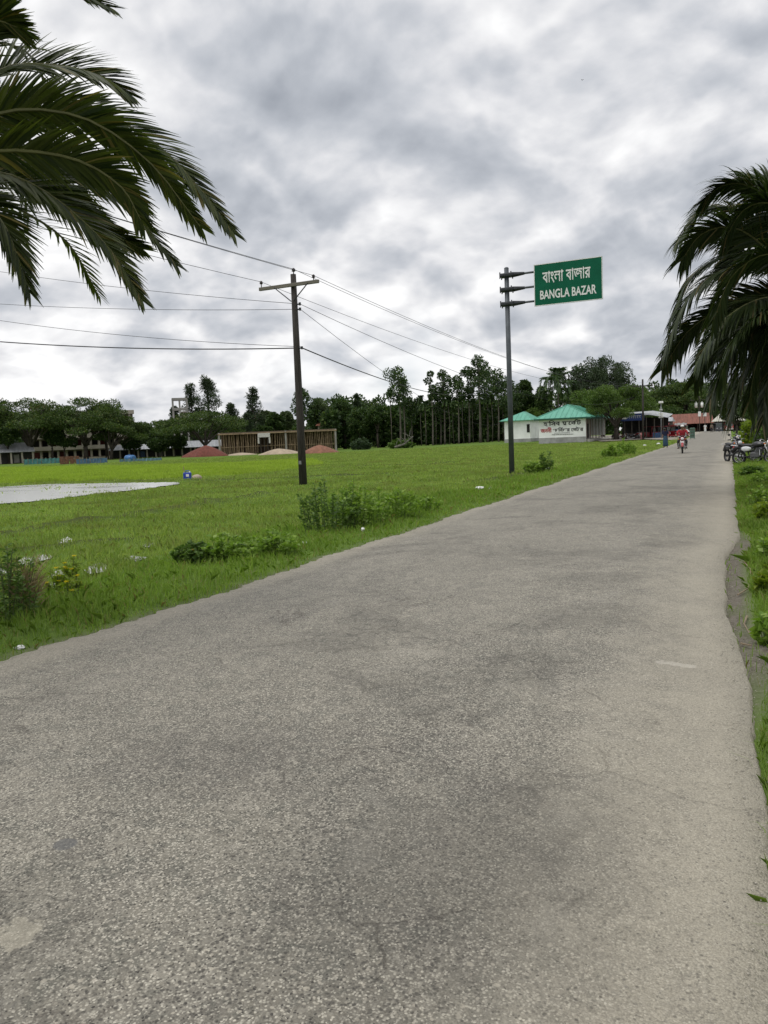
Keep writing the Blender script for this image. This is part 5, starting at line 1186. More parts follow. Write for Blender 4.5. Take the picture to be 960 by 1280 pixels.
def person(loc, rz, label, pose, shirt, lower, lower_kind='trousers', cap=None, sc=1., hair=HAIR):
    """faces -Y; pose: dict of joints"""
    r = empty('person', loc, label, 'person', rz); P = {k: np.array(v, float) * sc for k, v in pose.items()}
    J = {}; R = dict(pelvis=.13, belly=.115, chest=.135, neck=.052, head=.085, crown=.07, shoL=.058, shoR=.058, elbL=.042, elbR=.042, wriL=.030, wriR=.030, hanL=.034, hanR=.034, hipL=.088, hipR=.088, kneL=.058, kneR=.058, ankL=.04, ankR=.04, toeL=.035, toeR=.035)
    for k, v in P.items(): J[k] = (*v, R[k] * sc)
    E = [('pelvis', 'belly'), ('belly', 'chest'), ('chest', 'neck'), ('neck', 'head'), ('head', 'crown')]
    for s in 'LR': E += [('chest', 'sho' + s), ('sho' + s, 'elb' + s), ('elb' + s, 'wri' + s), ('wri' + s, 'han' + s), ('pelvis', 'hip' + s), ('hip' + s, 'kne' + s), ('kne' + s, 'ank' + s), ('ank' + s, 'toe' + s)]
    ex = MB()
    hd = Vector(P['head']); up = (Vector(P['crown']) - Vector(P['neck'])).normalized(); fw = Vector((0, -1, 0)); fw = (fw - up * fw.dot(up)).normalized(); rt = fw.cross(up)
    ex.tube([hd + fw * .075 * sc + up * .02 * sc, hd + fw * .108 * sc - up * .012 * sc], [.012 * sc, .02 * sc], 6)
    for s in (-1, 1): ex.ell(hd + rt * s * .085 * sc, (.016 * sc, .025 * sc, .035 * sc), 8, 6)
    for s in 'LR':
        w = Vector(P['wri' + s]); h = Vector(P['han' + s]); d = (h - w).normalized(); a = d.cross(Vector((0, 1, .2))).normalized(); nn = d.cross(a)
        for k, (o, l) in enumerate(((-.03, .07), (-.01, .085), (.01, .08), (.03, .065))):
            b0 = h + a * o * sc; b1 = b0 + d * l * .5 * sc + nn * .008 * sc; b2 = b1 + d * l * .35 * sc + nn * .035 * sc; ex.tube([b0, b1, b2], [.010 * sc, .009 * sc, .007 * sc], 6)
        t0 = w + d * .03 * sc + a * -.03 * sc; ex.tube([t0, t0 + (d - a).normalized() * .04 * sc, t0 + (d * 1.3 - a * .6 + nn * .4).normalized() * .075 * sc], [.012 * sc, .011 * sc, .008 * sc], 6)
    body = skin_obj('body', J, E, SKIN, r, 'pelvis', extra=ex)
    ey = MB()
    for s in (-1, 1): ey.ell(hd + rt * s * .034 * sc + fw * .083 * sc + up * .022 * sc, (.014 * sc, .010 * sc, .009 * sc), 8, 6)
    ey.build('eyes', HAIR, r); mo = MB(); mo.ell(hd + fw * .082 * sc - up * .045 * sc, (.024 * sc, .010 * sc, .007 * sc), 8, 6); mo.build('mouth', M('lips', (.16, .06, .05), .6), r)
    hb = MB(); Rm = Matrix((rt, -fw, up)).transposed(); hb.ell(hd + up * .045 * sc - fw * .018 * sc, (.098 * sc, .105 * sc, .095 * sc), 14, 10, .03, Rm); hb.build('hair', hair, r, True)
    if cap is not None: cb = MB(); cb.ell(hd + up * .075 * sc, (.106 * sc, .112 * sc, .075 * sc), 14, 8, 0, Rm); cb.build('cap', cap, r, True)
    S_ = {}; 
    for k, q in dict(belly=.145, chest=.165, neck=.07, shoL=.078, shoR=.078, elbL=.062, elbR=.062).items(): S_[k] = (*P[k], q * sc)
    S_['neck'] = (*(P['chest'] + (P['neck'] - P['chest']) * .55), .085 * sc)
    S_['hem'] = (*(P['pelvis'] + (P['belly'] - P['pelvis']) * .1), .155 * sc)
    skin_obj('shirt', S_, [('hem', 'belly'), ('belly', 'chest'), ('chest', 'neck')] + [e for s in 'LR' for e in (('chest', 'sho' + s), ('sho' + s, 'elb' + s))], shirt, r, 'belly')
    T = {k: (*P[k], q * sc) for k, q in dict(pelvis=.15, hipL=.105, hipR=.105, kneL=.075, kneR=.075, ankL=.058, ankR=.058).items()}
    if lower_kind == 'trousers': skin_obj('trousers', T, [('pelvis', 'hipL'), ('pelvis', 'hipR'), ('hipL', 'kneL'), ('hipR', 'kneR'), ('kneL', 'ankL'), ('kneR', 'ankR')], lower, r, 'pelvis')
    else:
        mb = MB(); C = [P['pelvis'] + [0, 0, .06 * sc], P['pelvis'] - [0, 0, .1 * sc], (P['kneL'] + P['kneR']) / 2, (P['ankL'] + P['ankR']) / 2 + [0, 0, .06 * sc]]; Q = catmull(C, 9)
        mb.tube([tuple(q) for q in Q], [q * sc for q in (.16, .175, .185, .19, .195, .2, .205, .21, .215)], 16); mb.build('lungi', lower, r, True)
    for s in 'LR':
        sh = MB(); a = P['ank' + s]; t = P['toe' + s]; m = (a + t) / 2; sh.tube([tuple(a + (a - t) * .3 - [0, 0, .045 * sc]), tuple(m - [0, 0, .02 * sc]), tuple(t + (t - a) * .35)], [.038 * sc, .045 * sc, .03 * sc], 8); sh.build('sandal', M('brown_sandal', (.06, .04, .03), .7), r, True)
    return r
def stand(step=.12, bow=0.):
    return dict(pelvis=(0, 0, .93), belly=(0, -.01, 1.09), chest=(0, -.02 - bow * .3, 1.30), neck=(0, -.03 - bow * .8, 1.46 - bow * .1), head=(0, -.05 - bow * 1.6, 1.58 - bow * .45), crown=(0, -.05 - bow * 2.2, 1.65 - bow * .65),
                shoL=(-.18, -.02 - bow * .4, 1.38), shoR=(.18, -.02 - bow * .4, 1.38), elbL=(-.24, .05, 1.12), elbR=(.24, .0, 1.12), wriL=(-.24, -.08, .90), wriR=(.25, -.14, .90), hanL=(-.24, -.12, .83), hanR=(.25, -.18, .83),
                hipL=(-.09, 0, .88), hipR=(.09, 0, .88), kneL=(-.10, -.05 - step * .4, .49), kneR=(.10, -.02 + step * .3, .49), ankL=(-.10, -step * .9, .09), ankR=(.10, step * 1.2, .09), toeL=(-.11, -.15 - step * .9, .04), toeR=(.11, -.14 + step * 1.2, .045))
def ride(back=0., lean=0.):
    y = .2 + back; d = dict(pelvis=(lean * .3, y, .95), belly=(lean * .4, y - .05, 1.1), chest=(lean * .7, y - .12, 1.30), neck=(lean, y - .16, 1.46), head=(lean, y - .2, 1.58), crown=(lean, y - .2, 1.66),
                hipL=(-.10, y - .02, .90), hipR=(.10, y - .02, .90), kneL=(-.24, y - .44, .74), kneR=(.24, y - .44, .74), ankL=(-.22, y - .22, .36), ankR=(.22, y - .22, .36), toeL=(-.24, y - .36, .32), toeR=(.24, y - .36, .32))
    for s, n in ((-1, 'L'), (1, 'R')):
        d['sho' + n] = (lean * .8 + s * .18, y - .12, 1.38)
        if back: d['elb' + n] = (s * .30 + lean, y - .16, 1.16); d['wri' + n] = (s * .2 + lean, y - .38, 1.06); d['han' + n] = (s * .18 + lean, y - .44, 1.04)
        else: d['elb' + n] = (s * .36, y - .27, 1.15); d['wri' + n] = (s * .35, -.22, 1.06); d['han' + n] = (s * .335, -.27, 1.045)
    return d
cl = lambda n, c: M(n, c, .85, var=.2, scale=10)
person(MP, .05, 'rider in a red shirt and white cap steering the red motorcycle', ride(), cl('red_cloth', (.30, .022, .03)), cl('dark_trousers', (.03, .03, .035)), cap=cl('white_cotton', (.66, .66, .64)))
person(MP, .05, 'pillion passenger in white, leaning out behind the red-shirted rider', ride(.36, .13), cl('white_cotton', (.66, .66, .64)), cl('grey_trousers', (.10, .10, .11)))
p = flat(832, 560.3); p[2] = road_z(*p[:2]); person(p, -.2, 'person with bowed head in navy shirt and blue lungi walking at the left road edge', stand(.12, .12), cl('navy_cloth', (.015, .017, .05)), cl('blue_lungi', (.025, .06, .10)), 'lungi', sc=.96)
p = ground(802, 549.5); person(p, .4, 'small child in pink standing in front of the blue-signed stall', stand(.05), cl('pink_cloth', (.50, .20, .20)), cl('pink_trousers', (.36, .15, .15)), sc=.72)
p = ground(881.5, 541); person(p, .2, 'person in a white shirt standing before the rust-roofed shed', stand(.06), cl('white_cotton', (.66, .66, .64)), cl('white_lungi', (.6, .6, .58)), 'lungi')
p = ground(889.5, 541); person(p, -.3, 'person in grey-brown clothes standing left of the black rickshaw', stand(.06), cl('grey_brown_cloth', (.17, .14, .11)), cl('dark_trousers', (.03, .03, .035)))

# ------------------------------------------------------------------ school buildings and construction site on the left
def school():
    D = 186; b, rz, s = site(100, D); r = empty('school_building', b, 'cream multi-storey building half hidden behind the umbrella trees', 'building', rz)
    x0, x1 = -52 * s, 58 * s; w = x1 - x0; H = zpx(100, 518, D, b); n = 4; fh = H / n
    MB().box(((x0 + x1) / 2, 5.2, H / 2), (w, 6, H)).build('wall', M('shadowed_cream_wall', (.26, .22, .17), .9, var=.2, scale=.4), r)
    for k in range(n + 1): MB().box(((x0 + x1) / 2, .9, k * fh + .28), (w + .3, 2.9, .85 if k else .6)).build('balcony_band', cream, r)
    m = 13
    for i in range(m): MB().box((x0 + w * (i + .5) / m, .1, H / 2), (.42, .4, H)).build('column', cream, r)
    for k in range(n):
        for i in range(m - 1):
            MB().box((x0 + w * (i + 1) / m, 2.18, k * fh + fh * .55), (1.1, .06, fh * .5)).build('window', shade if (i + k) % 3 else M('red_brown_door', (.14, .03, .025), .7), r)
    for px in (-36,):
        mb = MB(); mb.prism([(px * s - 2.6, H + .7), (px * s + 2.6, H + .7), (px * s + 1.6, H + 1.6), (px * s - 1.6, H + 1.6)], -.2, 3.4); mb.build('stair_tower', cream, r)
        mb = MB(); mb.prism([(px * s - 2.6, H + 1.6), (px * s + 2.6, H + 1.6), (px * s, H + 2.6)], -.6, 3.8); mb.build('red_roof', M('brick_red_roof', (.22, .07, .05), .8, var=.2), r)
school()
def long_shed(px0, px1, D, eave, ridge, label, n):
    pm = (px0 + px1) / 2; b, rz, s = site(pm, D); r = empty('long_shed', b, label, 'shed', rz); w = (px1 - px0) * s; ze = zpx(pm, eave, D, b); zr = zpx(pm, ridge, D, b) + .3
    rf = MB(); slab_roof(rf, -w / 2 - .4, w / 2 + .4, -.8, 8, ze, 4, zr, .3); rib_lines(rf, -w / 2 - .4, w / 2 + .4, -.8, ze, 4, zr, .9); rf.build('roof', tin, r)
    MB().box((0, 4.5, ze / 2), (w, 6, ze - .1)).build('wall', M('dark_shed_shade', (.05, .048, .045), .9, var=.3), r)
    for k in range(n + 1): MB().box((-w / 2 + w * k / n, -.2, ze / 2), (.34, .3, ze - .1)).build('post', cream, r)
    for k in range(n):
        if k % 2: MB().box((-w / 2 + w * (k + .5) / n, 1.47, ze * .42), (w / n * .5, .06, ze * .7)).build('door', [bluep, shade, concrete][k % 3], r)
long_shed(-45, 29, 170, 566, 556, 'low grey-roofed shed at the left photo edge', 7)
long_shed(146, 232, 176, 561, 556.5, 'long white-roofed shed behind the low trees', 9)
long_shed(228, 300, 180, 558, 551.5, 'taller pale-roofed shed partly behind the red soil mound', 8)
def tower_frame():
    D = 188; b, rz, s = site(228, D); r = empty('concrete_tower', b, 'bare concrete tower frame with a cream tank room beside the casuarinas', 'tower', rz); H = zpx(228, 498, D, b)
    for x in (-7.5, 0, 8): MB().box((x * s, 0, H / 2), (.42, .42, H)).build('column', concrete, r); MB().box((x * s, 3.5, H / 2), (.42, .42, H)).build('column', concrete, r)
    for y in (498.6, 511, 524): MB().box((0, -.02, zpx(228, y, D, b)), (16.5 * s, .5, .5)).build('beam', concrete, r); MB().box((0, 3.52, zpx(228, y, D, b)), (16.5 * s, .5, .5)).build('beam', concrete, r)
    MB().rbox((4 * s, 1.7, zpx(228, 519, D, b)), (6 * s, 2.6, 9 * s), .1).build('tank_room', cream, r)
tower_frame()
def roof_house(px, D, y0, y1, hw, label):
    b, rz, s = site(px, D); r = empty('village_house', b, label, 'house', rz); z0 = zpx(px, y1, D, b); z1 = zpx(px, y0, D, b); w = hw * s
    MB().box((0, 2, z0 / 2), (2 * w, 4, z0)).build('wall', cream, r); rf = MB(); slab_roof(rf, -w - .5, w + .5, -.7, 4.7, z0 + .05, 2, z1, w * .6); rf.build('roof', M('orange_tile_roof', (.21, .08, .05), .8, var=.25, dirt=.3), r)
    for x in (-.5, .5): MB().box((x * w, -.03, z0 * .7), (w * .4, .06, z0 * .2)).build('window', shade, r)
roof_house(328, 196, 516, 522, 7, 'house with orange roof showing behind the left part of the construction site')
tree('broad', 335, 524, 8, 172, 'dark bushy tree in front of the left orange roof', n=14)
tree('broad', 322, 522, 7, 168, 'small bushy tree left of the left orange roof', n=12)
roof_house(406, 174, 527, 532, 7, 'house with orange roof behind the right part of the construction site')
def construction():
    D = 150; b, rz, s = site(347, D); r = empty('construction_frame', b, 'half-built hall propped on many bamboo poles', 'construction site', rz); H = zpx(347, 540, D, b); x0, x1 = -66 * s, 68 * s; w = x1 - x0
    MB().box((0, 5.5, H * .5), (w * .98, .3, H * .96)).build('rear_wall', plank, r)
    MB().box((x0 + w / 2, 2.8, H + .10), (w, 6.2, .22)).build('deck', M('formwork_deck', (.16, .12, .085), .85, var=.35), r)
    mb = MB(); mb.box((x0 + w / 2, -.42, H - .08), (w + .5, .12, .22)); mb.build('edge_beam', timber, r)
    k = 0; x = x0 + .1
    while x < x1 and k < 70:
        if not (-22 * s < x < -8 * s):
            MB().tube([(x + rng.normal() * .07, .1 + rng.random() * .8, -.1), (x + rng.normal() * .10, .1, H)], [.085, .055], 6).build('bamboo_prop', timber, r); k += 1
        x += w / 66 * rng.uniform(.7, 1.3)
    for i in range(14):
        xx = x0 + w * (i + .5) / 14; MB().tube([(xx, 3 + rng.random(), -.1), (xx + rng.normal() * .12, 3, H)], [.08, .06], 6).build('bamboo_prop', timber, r)
    for xx in (x0, 10 * s, x1): MB().box((xx, -.15, H / 2), (.34, .34, H + .4)).build('concrete_post', concrete, r)
    MB().tube([(x0, -.1, H * .36), (10 * s, -.1, H * .38), (x1, -.1, H * .33)], .05, 6).build('ledger', timber, r)
    MB().box((-15 * s, -.5, H - .5), (14 * s, .5, .8)).build('porch_lintel', M('pale_concrete', (.50, .49, .46), .85, var=.15), r)
    for x in (-21.3, -8.7): MB().box((x * s, -.5, H - 1.5), (1.8 * s, .45, 1.15)).build('porch_bracket', M('pale_concrete', (.50, .49, .46), .85, var=.15), r)
    for x in (-19, -15, -11): MB().tube([(x * s, -.3, -.1), (x * s, -.3, H - 1)], .07, 6).build('bamboo_prop', M('dark_post', (.07, .06, .05)), r)
construction()
def mound(name, px, base, w, h, label, mat, seed):
    b = ground(px, base); D = np.hypot(b[0], b[1]); d = dirpx(px, 560); rz = math.atan2(-d[0], d[1]); s = D / F; W = w * s; H = h * s; rs = np.random.default_rng(seed); ph = rs.random(6) * 6
    V = []; Fc = []; n, m = 34, 14
    for j in range(m + 1):
        for i in range(n):
            a = 2 * PI * i / n; t = j / m; k = 1 + .14 * math.sin(2 * a + ph[0]) + .09 * math.sin(5 * a + ph[1]) + .05 * math.sin(9 * a + ph[2] + t * 3)
            rr = (1 - t) * k; hh = H * (1 - (1 - t) ** 1.35) * (1 + .10 * math.sin(3 * a + ph[3] + 4 * t) * (1 - t)) - .15 * (j == 0)
            V.append((W / 2 * rr * math.cos(a), W / 2.6 * rr * math.sin(a), hh))
    for j in range(m):
        for i in range(n): Fc.append((j * n + i, j * n + (i + 1) % n, (j + 1) * n + (i + 1) % n, (j + 1) * n + i))
    o = MB().add(V, Fc).build(name, mat, None, True, b, rz); return tag(o, label, 'mound')
brickred = M('red_brick_chips', (.13, .040, .028), .95, var=.35, scale=3, bump=.6); sand = M('pale_sand', (.34, .275, .20), .95, var=.2, scale=2, bump=.5); redsoil = M('reddish_soil', (.20, .095, .06), .95, var=.3, scale=2, bump=.5)
mound('soil_mound', 258, 570.5, 54, 13.5, 'dark red mound of brick chips left of the construction site', brickred, 1)
mound('sand_mound', 349, 567.5, 50, 7, 'pale sand mound in front of the middle of the construction site', sand, 2)
mound('sand_mound', 302, 568.5, 44, 3, 'low flat spread of pale sand left of the red mixer', sand, 4)
mound('soil_mound', 399, 566.5, 46, 10.5, 'orange-brown soil mound just right of the nearest power pole', redsoil, 3)
def mixer():
    b = ground(315, 567); d = dirpx(315, 560); r = empty('concrete_mixer', b, 'red concrete mixer standing by the propped hall', 'concrete mixer', math.atan2(-d[0], d[1])); m = paintm('mixer_red', (.30, .02, .03))
    mb = MB(); mb.tube([(-.5, 0, 1.0), (-.1, 0, 1.25), (.5, 0, 1.5), (.95, 0, 1.65)], [.45, .75, .62, .34], 14); mb.build('drum', m, r, True)
    for s in (-1, 1): MB().tube([(-.7, s * .6, .1), (0, s * .7, 1.2), (.7, s * .6, .1)], .06, 6).build('frame', m, r); MB().torus((-.6, s * .75, .32), .24, .08, 'Y', 18, 8).build('wheel', tyre, r, True)
    MB().rbox((-1.0, 0, .8), (.6, .7, .7), .05).build('motor_box', m, r)
mixer()
def net_fence(px0, px1, base, h, mat, label):
    b = ground((px0 + px1) / 2, base); D = np.hypot(b[0], b[1]); d = dirpx((px0 + px1) / 2, 560); r = empty('net_fence', b, label, 'fence', math.atan2(-d[0], d[1])); s = D / F; w = (px1 - px0) * s; H = h * s; n = 9
    V = []; 
    for i in range(n * 4 + 1):
        x = -w / 2 + w * i / (n * 4); sag = .12 * H * math.sin(i * PI / 4) ** 2 + rng.random() * .05; V += [(x, .06 * math.sin(i * 2.1), 0.02), (x, .08 * math.sin(i * 1.7 + 1), H - sag)]
    MB().add(V, [(2 * i, 2 * i + 2, 2 * i + 3, 2 * i + 1) for i in range(n * 4)]).build('netting', mat, r)
    for i in range(n + 1): MB().tube([(-w / 2 + w * i / n, 0, -.1), (-w / 2 + w * i / n + rng.normal() * .05, 0, H + .12)], .03, 5).build('stake', timber, r)
net_fence(34, 76, 579.5, 6.5, M('teal_netting', (.07, .20, .20), .8, var=.35, scale=2), 'low teal net fence left of the brown brick stack')
net_fence(98, 132, 579, 6.5, M('blue_netting', (.08, .16, .25), .8, var=.35, scale=2), 'low blue net fence right of the brown brick stack')
net_fence(152, 200, 576.5, 4, M('faded_blue_netting', (.12, .22, .27), .8, var=.3, scale=2), 'faded blue net fence in front of the white-roofed shed')
def brick_stack():
    b = ground(87, 579.6); D = np.hypot(b[0], b[1]); d = dirpx(87, 560); r = empty('brick_stack', b, 'brown stack of bricks on pallets between teal and blue netting', 'brick stack', math.atan2(-d[0], d[1])); s = D / F; m = M('old_brick', (.15, .07, .042), .9, var=.45, scale=4)
    for i in range(4):
        mb = MB(); 
        for k in range(5): mb.rbox(((i - 1.5) * 5.4 * s + rng.normal() * .03, 0, .12 + k * 9 * s / 5.2), (5 * s, 1., 9 * s / 5.6), .02)
        mb.build('brick_tier', m, r)
brick_stack()
def blue_tub():
    b = ground(163, 577); r = empty('plastic_tank', b, 'blue plastic tank lying before the white-roofed shed', 'tank'); m = M('bright_blue_plastic', (.035, .13, .30), .4, var=.1)
    MB().tube([(-.75, 0, .5), (-.7, 0, .5), (.7, 0, .5), (.75, 0, .5)], [.36, .5, .5, .36], 16).build('body', m, r, True)
    MB().tube([(-.1, 0, .98), (-.1, 0, 1.12)], .16, 12).build('lid', m, r); 
    for x in (-.4, .4): MB().torus((x, 0, .5), .5, .03, 'X', 18, 6).build('rib', m, r)
blue_tub()

# ------------------------------------------------------------------ things in the field
def jerrycan():
    b = ground(234.5, 599); s = np.hypot(b[0], b[1]) / F; r = empty('jerrycan', b, 'blue plastic jerrycan with a white patch on the bank of the flooded plot', 'jerrycan', .35); m = M('deep_blue_plastic', (.02, .05, .34), .35, var=.08)
    MB().rbox((0, 0, .2), (.40, .26, .40), .05).build('body', m, r)
    MB().tube([(-.1, 0, .39), (-.1, 0, .48), (.1, 0, .48), (.14, 0, .39)], .025, 8).build('handle', m, r, True); MB().tube([(.13, 0, .39), (.13, 0, .46)], .04, 10).build('cap', WHITEP, r)
    MB().rbox((.05, -.133, .24), (.16, .012, .13), .004).build('label_patch', WHITEP, r)
    o = MB().tube([(b[0] - .26, b[1] + .1, b[2] - .1), (b[0] - .30, b[1] + .1, b[2] + .72)], .018, 6).build('stick', timber); tag(o, 'thin upright stick beside the blue jerrycan', 'stick')
    mb = MB(); mb.ell((0, 0, .14), (.30, .2, .17), 14, 10, .06); o = mb.build('sack', M('beige_sackcloth', (.36, .30, .23), .9, var=.2, bump=.4), None, True, ground(246, 599)); tag(o, 'beige sack lying right of the blue jerrycan', 'sack')
jerrycan()

# ------------------------------------------------------------------ roadside plants
PL = {'lush': leafmat('lush_weed_leaf', (.145, .25, .04), (.30, .42, .09), .42, .45), 'dark': leafmat('dark_weed_leaf', (.065, .125, .026), (.15, .235, .055), .35, .5),
      'yellow': leafmat('yellow_green_leaf', (.13, .20, .02), (.26, .32, .04), .42, .45), 'dry': leafmat('dry_straw', (.20, .15, .08), (.34, .27, .16), .2, .8),
      'petal': leafmat('yellow_petal', (.55, .42, .02), (.7, .55, .04), .4, .6), 'orange': leafmat('orange_petal', (.55, .20, .02), (.6, .3, .03), .4, .6)}
STEM = M('green_stem', (.06, .085, .025), .7)
def plant(name, base, wx, wy, h, stems, per, L, W, mat, label, cat='plant', up=.5, flowers=None, nf=0, group=None, lean=.5, droop=.2, stemr=.006, rz=0.):
    r = empty(name, base, label, cat, rz, group); st = MB(); Ps = []; Ds = []; tips = []
    for i in range(stems):
        a = rng.random() * 2 * PI; q = math.sqrt(rng.random()); bx, by = wx / 2 * q * math.cos(a) * .75, wy / 2 * q * math.sin(a) * .75; hh = h * (1 - .55 * q * q) * rng.uniform(.65, 1.1)
        t = np.array([bx * (1 + lean * .5) + rng.normal() * .08 * hh * lean * 2, by * (1 + lean * .5) + rng.normal() * .08 * hh * lean * 2, hh]); m = np.array([bx, by, 0]) * .55 + t * .45 + np.array([0, 0, hh * .1])
        C = catmull([(bx, by, -.05), m, t], 8); st.tube([tuple(c) for c in C[::2]] + [tuple(C[-1])], [stemr, stemr * .9, stemr * .7, stemr * .5, stemr * .4], 4); tips.append(t)
        k = rng.random(per) ** .75; ii = np.minimum((k * 7).astype(int), 6); P = C[ii] + (C[np.minimum(ii + 1, 7)] - C[ii]) * ((k * 7 - ii)[:, None])
        ang = rng.random(per) * 2 * PI; D = np.stack([np.cos(ang), np.sin(ang), np.full(per, up) + rng.normal(size=per) * .35], -1); Ps.append(P); Ds.append(D)
    P = np.concatenate(Ps); D = np.concatenate(Ds); k = rng.uniform(.55, 1.25, len(P)); V, Fq = leaves(P, D, L * k, W * k, .12, droop)
    st.build('stems', STEM, r); npmesh('leaves', V, Fq, mat, r)
    if flowers is not None:
        for i in range(nf):
            t = tips[i % len(tips)]; n = 6; V, Fq = leaves(np.repeat(t[None], n, 0), np.stack([np.cos(np.arange(n)), np.sin(np.arange(n)), np.full(n, .5)], -1), .036, .024, .1); npmesh('flower', V, Fq, flowers, r)
    return r
plant('shrub', ground(412, 664), 1.35, 1.0, .95, 40, 40, .075, .04, PL['dark'], 'twiggy dark shrub at the left end of the big roadside bush', 'shrub', lean=.6)
plant('shrub', ground(452, 661), 1.25, 1.0, .72, 40, 44, .085, .05, PL['lush'], 'broad-leaved green shrub in the middle of the big roadside bush', 'shrub')
plant('shrub', ground(437, 645), 1.5, 1.3, .95, 34, 40, .08, .045, PL['lush'], 'shrub standing at the back of the big roadside bush', 'shrub')
plant('shrub', ground(495, 652), 1.4, 1.1, .70, 40, 34, .13, .036, PL['lush'], 'bright shrub with upright pointed leaves at the right end of the big roadside bush', 'shrub', up=1.0)
plant('shrub', ground(524, 643), 1.1, .9, .42, 24, 30, .09, .045, PL['lush'], 'low shrub at the right tip of the big roadside bush', 'shrub')
plant('weed_clump', ground(335, 697), 1.1, .8, .34, 40, 30, .085, .05, PL['lush'], 'low leafy weed clump at the right end of the creeper patch', 'weed')
plant('weed_clump', ground(285, 702), 1.1, .8, .36, 40, 30, .085, .05, PL['lush'], 'low leafy weed clump in the middle of the creeper patch', 'weed')
plant('weed_clump', ground(243, 704), .7, .6, .32, 26, 38, .08, .055, PL['dark'], 'weed with orange flowers at the left end of the creeper patch', 'weed', flowers=PL['orange'], nf=5)
plant('shrub', ground(6, 778), .9, .8, .80, 40, 40, .07, .022, PL['dark'], 'dark feathery shrub at the left photo edge by the road', 'shrub')
plant('dry_grass_tuft', ground(33, 772), .22, .2, .55, 60, 9, .26, .012, PL['dry'], 'tuft of dry straw-coloured grass beside the dark feathery shrub', 'grass tuft', up=1.4, lean=1.2, stemr=.003)
for px, py, hh, lb in ((88, 722, .38, 'yellow-flowered weed highest up beside the puddles'), (72, 742, .36, 'yellow-flowered weed left of the two nearest the road'), (90, 752, .30, 'yellow-flowered weed nearest the road, right of the dry grass tuft')):
    plant('flowering_weed', ground(px, py), .3, .3, hh, 12, 22, .07, .03, PL['yellow'], lb, 'weed', flowers=PL['petal'], nf=5, group='yellow-flowered weeds by the puddles')
plant('weed_clump', ground(668, 591), 1.0, .8, .55, 26, 40, .15, .06, PL['lush'], 'leafy weed clump just right of the sign pole foot', 'weed')
plant('weed_clump', ground(683, 590.5), .5, .5, 1.05, 12, 40, .16, .05, PL['dark'], 'taller weed stalk second right of the sign pole foot', 'weed')
plant('weed_clump', ground(766, 572.5), 1.6, 1.2, .75, 30, 50, .16, .06, PL['lush'], 'leafy bush on the left verge below the shop verandah', 'bush')
plant('weed_clump', ground(781, 569.5), 1.6, 1.2, .95, 30, 50, .18, .05, PL['lush'], 'spiky bush on the left verge, nearer the blue-signed stall', 'bush', up=1.1)
plant('weed_clump', ground(502, 560), 5.5, 2.2, 1.5, 40, 60, .42, .2, PL['dark'], 'low green bush in front of the dead branches at the wood edge', 'bush')
plant('weed_clump', ground(452, 562), 4.5, 2.4, 2.2, 40, 60, .42, .2, leafmat('grey_green_leaf', (.05, .085, .045), (.10, .14, .08), .25, .6), 'grey-green bush at the wood edge right of the soil mounds', 'bush')
for px, py, w, h, m, up, lb in ((952, 606, .6, .36, 'lush', .6, 'leafy weed at the right verge, farthest one below the parked motorcycles'), (950, 634, .55, .4, 'lush', .4, 'broad leafy weed on the right verge above the road dip'),
                            (961, 655, .45, .42, 'yellow', .7, 'yellow-green weed at the right photo edge above the road dip'), (962, 704, .36, .34, 'lush', .5, 'leafy weed on the right verge beside the road dip'),
                            (962, 746, .26, .34, 'yellow', .8, 'yellow-leaved weed at the right photo edge beside the road dip'), (975, 810, .3, .26, 'lush', .5, 'green weed nearest the viewer on the right verge')):
    plant('weed_clump', ground(px, py), w, w, h, 16, 20, .10, .055, PL[m], lb, 'weed', up=up)
plant('tall_shrub', ground(944, 566), 1.8, 1.6, 2.0, 36, 60, .30, .10, PL['yellow'], 'yellow-green tall-leaved shrub behind the parked black and white motorcycle', 'shrub', up=.9, stemr=.014)
plant('tall_shrub', ground(962, 568), 1.6, 1.4, 1.9, 34, 60, .26, .09, PL['dark'], 'dark tall shrub at the right edge beside the parked motorcycles', 'shrub', up=.6, stemr=.014)
plant('weed_clump', ground(940, 596), .7, .6, .3, 24, 40, .14, .07, PL['dark'], 'low dark weed in front of the parked black and white motorcycle', 'weed')
plant('tall_shrub', ground(934, 552), 1.2, 1.6, 2.0, 34, 60, .22, .10, PL['dark'], 'dusty shrub beside the row of parked motorcycles', 'shrub', stemr=.014)

# ------------------------------------------------------------------ dead branches, litter, twigs, bird
def dead_branches():
    b = ground(508, 560); d = dirpx(508, 560); r = empty('fallen_tree', b, 'grey fallen tree with bare branches at the edge of the dark wood', 'fallen tree', math.atan2(-d[0], d[1])); m = M('bleached_deadwood', (.15, .14, .12), .9, var=.3)
    r.scale = (.75, .75, .75)
    MB().tube([(-2.6, 0, .3), (-.5, 0, .9), (1.6, .3, 2.6)], [.28, .22, .1], 8).build('trunk', m, r, True)
    for k in range(9):
        x = -1.8 + .4 * k; z = .5 + .2 * k; MB().tube([(x, 0, z), (x + rng.normal() * .5, rng.normal() * .5, z + .6), (x + rng.normal() * .9, rng.normal(), z + 1.0 + rng.random())], [.08, .05, .02], 6).build('branch', m, r, True)
dead_branches()
def scrap(name, px, py, w, h, mat, label, cat):
    b = ground(px, py); s = np.hypot(b[0], b[1]) / F; mb = MB(); mb.ell((0, 0, h * s * .4), (w * s / 2, w * s * .4, h * s / 2), 14, 9, .22); o = mb.build(name, mat, None, False, b, random.random() * 3); tag(o, label, cat)
bag = M('white_plastic_film', (.68, .68, .66), .35, var=.12, scale=12)
scrap('plastic_bag', 600, 612.5, 13, 6, bag, 'crumpled white plastic bag on the verge left of the sign pole foot', 'plastic bag')
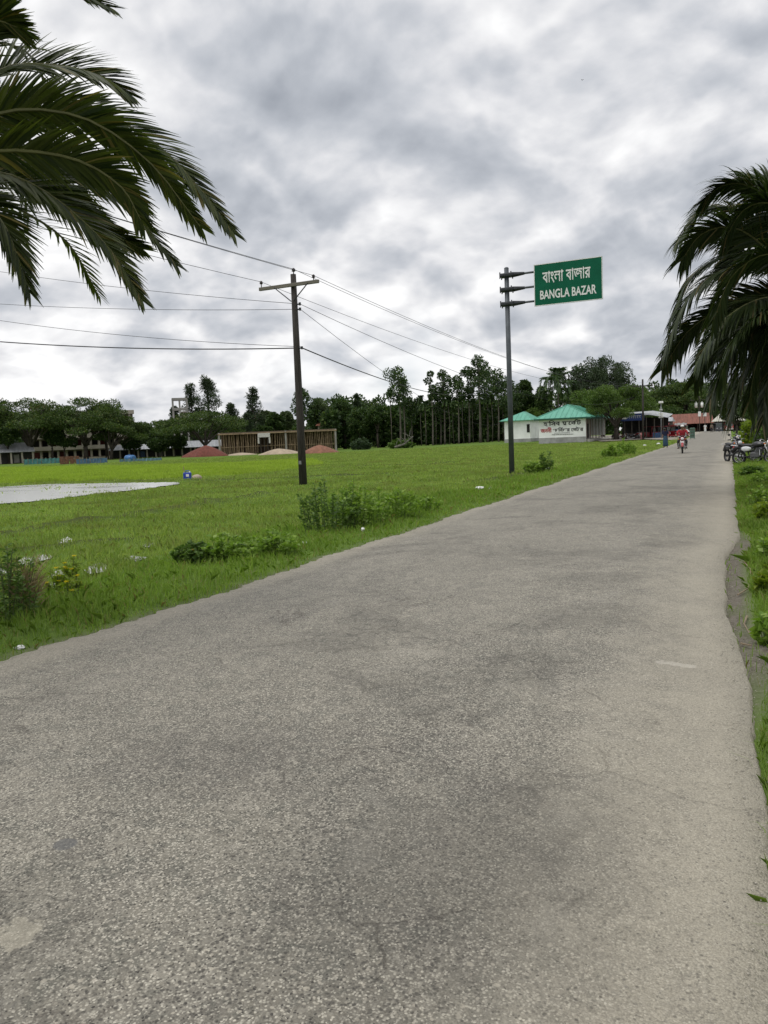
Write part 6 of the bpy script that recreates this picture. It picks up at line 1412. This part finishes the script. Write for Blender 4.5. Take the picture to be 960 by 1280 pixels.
scrap('paper_scrap', 613, 612.5, 4, 3, bag, 'small white scrap just right of the crumpled plastic bag', 'litter')
scrap('paper_scrap', 461, 660.5, 9, 6, bag, 'white scrap at the foot of the big roadside bush', 'litter')
scrap('paper_scrap', 454, 668.5, 6, 5, bag, 'smaller white scrap just below the one at the foot of the big bush', 'litter')
scrap('paper_scrap', 381, 684.5, 7, 4, bag, 'white scrap on the verge between the creeper patch and the big bush', 'litter')
scrap('paper_scrap', 360, 698, 7, 4, M('grey_plastic_film', (.35, .38, .38), .4), 'grey scrap on the verge below the creeper patch', 'litter')
scrap('paper_scrap', 305, 699, 9, 3, M('grey_plastic_film', (.35, .38, .38), .4), 'flat pale scrap in front of the creeper patch', 'litter')
scrap('paper_scrap', 25, 815, 11, 5, bag, 'white crumpled scrap at the left photo edge by the road', 'litter')
scrap('paper_scrap', 806, 557, 4, 2, bag, 'white scrap on the grass below the child in pink', 'litter')
scrap('paper_scrap', 823, 556, 5, 2, bag, 'white scrap on the grass left of the walking person', 'litter')
scrap('paper_scrap', 685, 588, 5, 4, bag, 'white scrap beside the tall weed stalk right of the sign pole', 'litter')
def twig(px, py, dx, dy, lb):
    a = ground(px, py); e = ground(px + dx, py + dy); m = (a + e) / 2 + np.array([rng.normal() * .03, rng.normal() * .03, .03])
    o = MB().tube([tuple(a + [0, 0, .02]), tuple(m), tuple(e + [0, 0, .03])], [.008, .006, .003], 5).build('twig', M('dry_twig', (.22, .17, .11), .9)); tag(o, lb, 'twig', 'dry twigs beside the road dip')
twig(930, 706, 8, 20, 'dry twig at the upper end of the road dip'); twig(934, 775, 4, 26, 'dry twig standing out at the middle of the road dip'); twig(922, 748, 14, -12, 'dry twig lying across the soil of the road dip'); twig(926, 810, 14, 4, 'dry twig at the lower end of the road dip')
def bird():
    c = atd(728, 100, 150); r = empty('bird', c, 'tiny dark bird high in the cloudy sky', 'bird', .6); m = M('dark_plumage', (.03, .03, .03), .8)
    mb = MB(); mb.tube([(0, -.14, 0), (0, -.10, .01), (0, 0, 0), (0, .12, 0), (0, .2, 0)], [.01, .03, .045, .025, .03], 8); mb.build('body', m, r, True)
    for s in (-1, 1): MB().add([(s * .03, -.06, .02), (s * .03, .06, .02), (s * .18, .05, .10), (s * .17, -.08, .10), (s * .34, .04, .04)], [(0, 1, 2, 3), (3, 2, 4)]).build('wing', m, r)
bird()
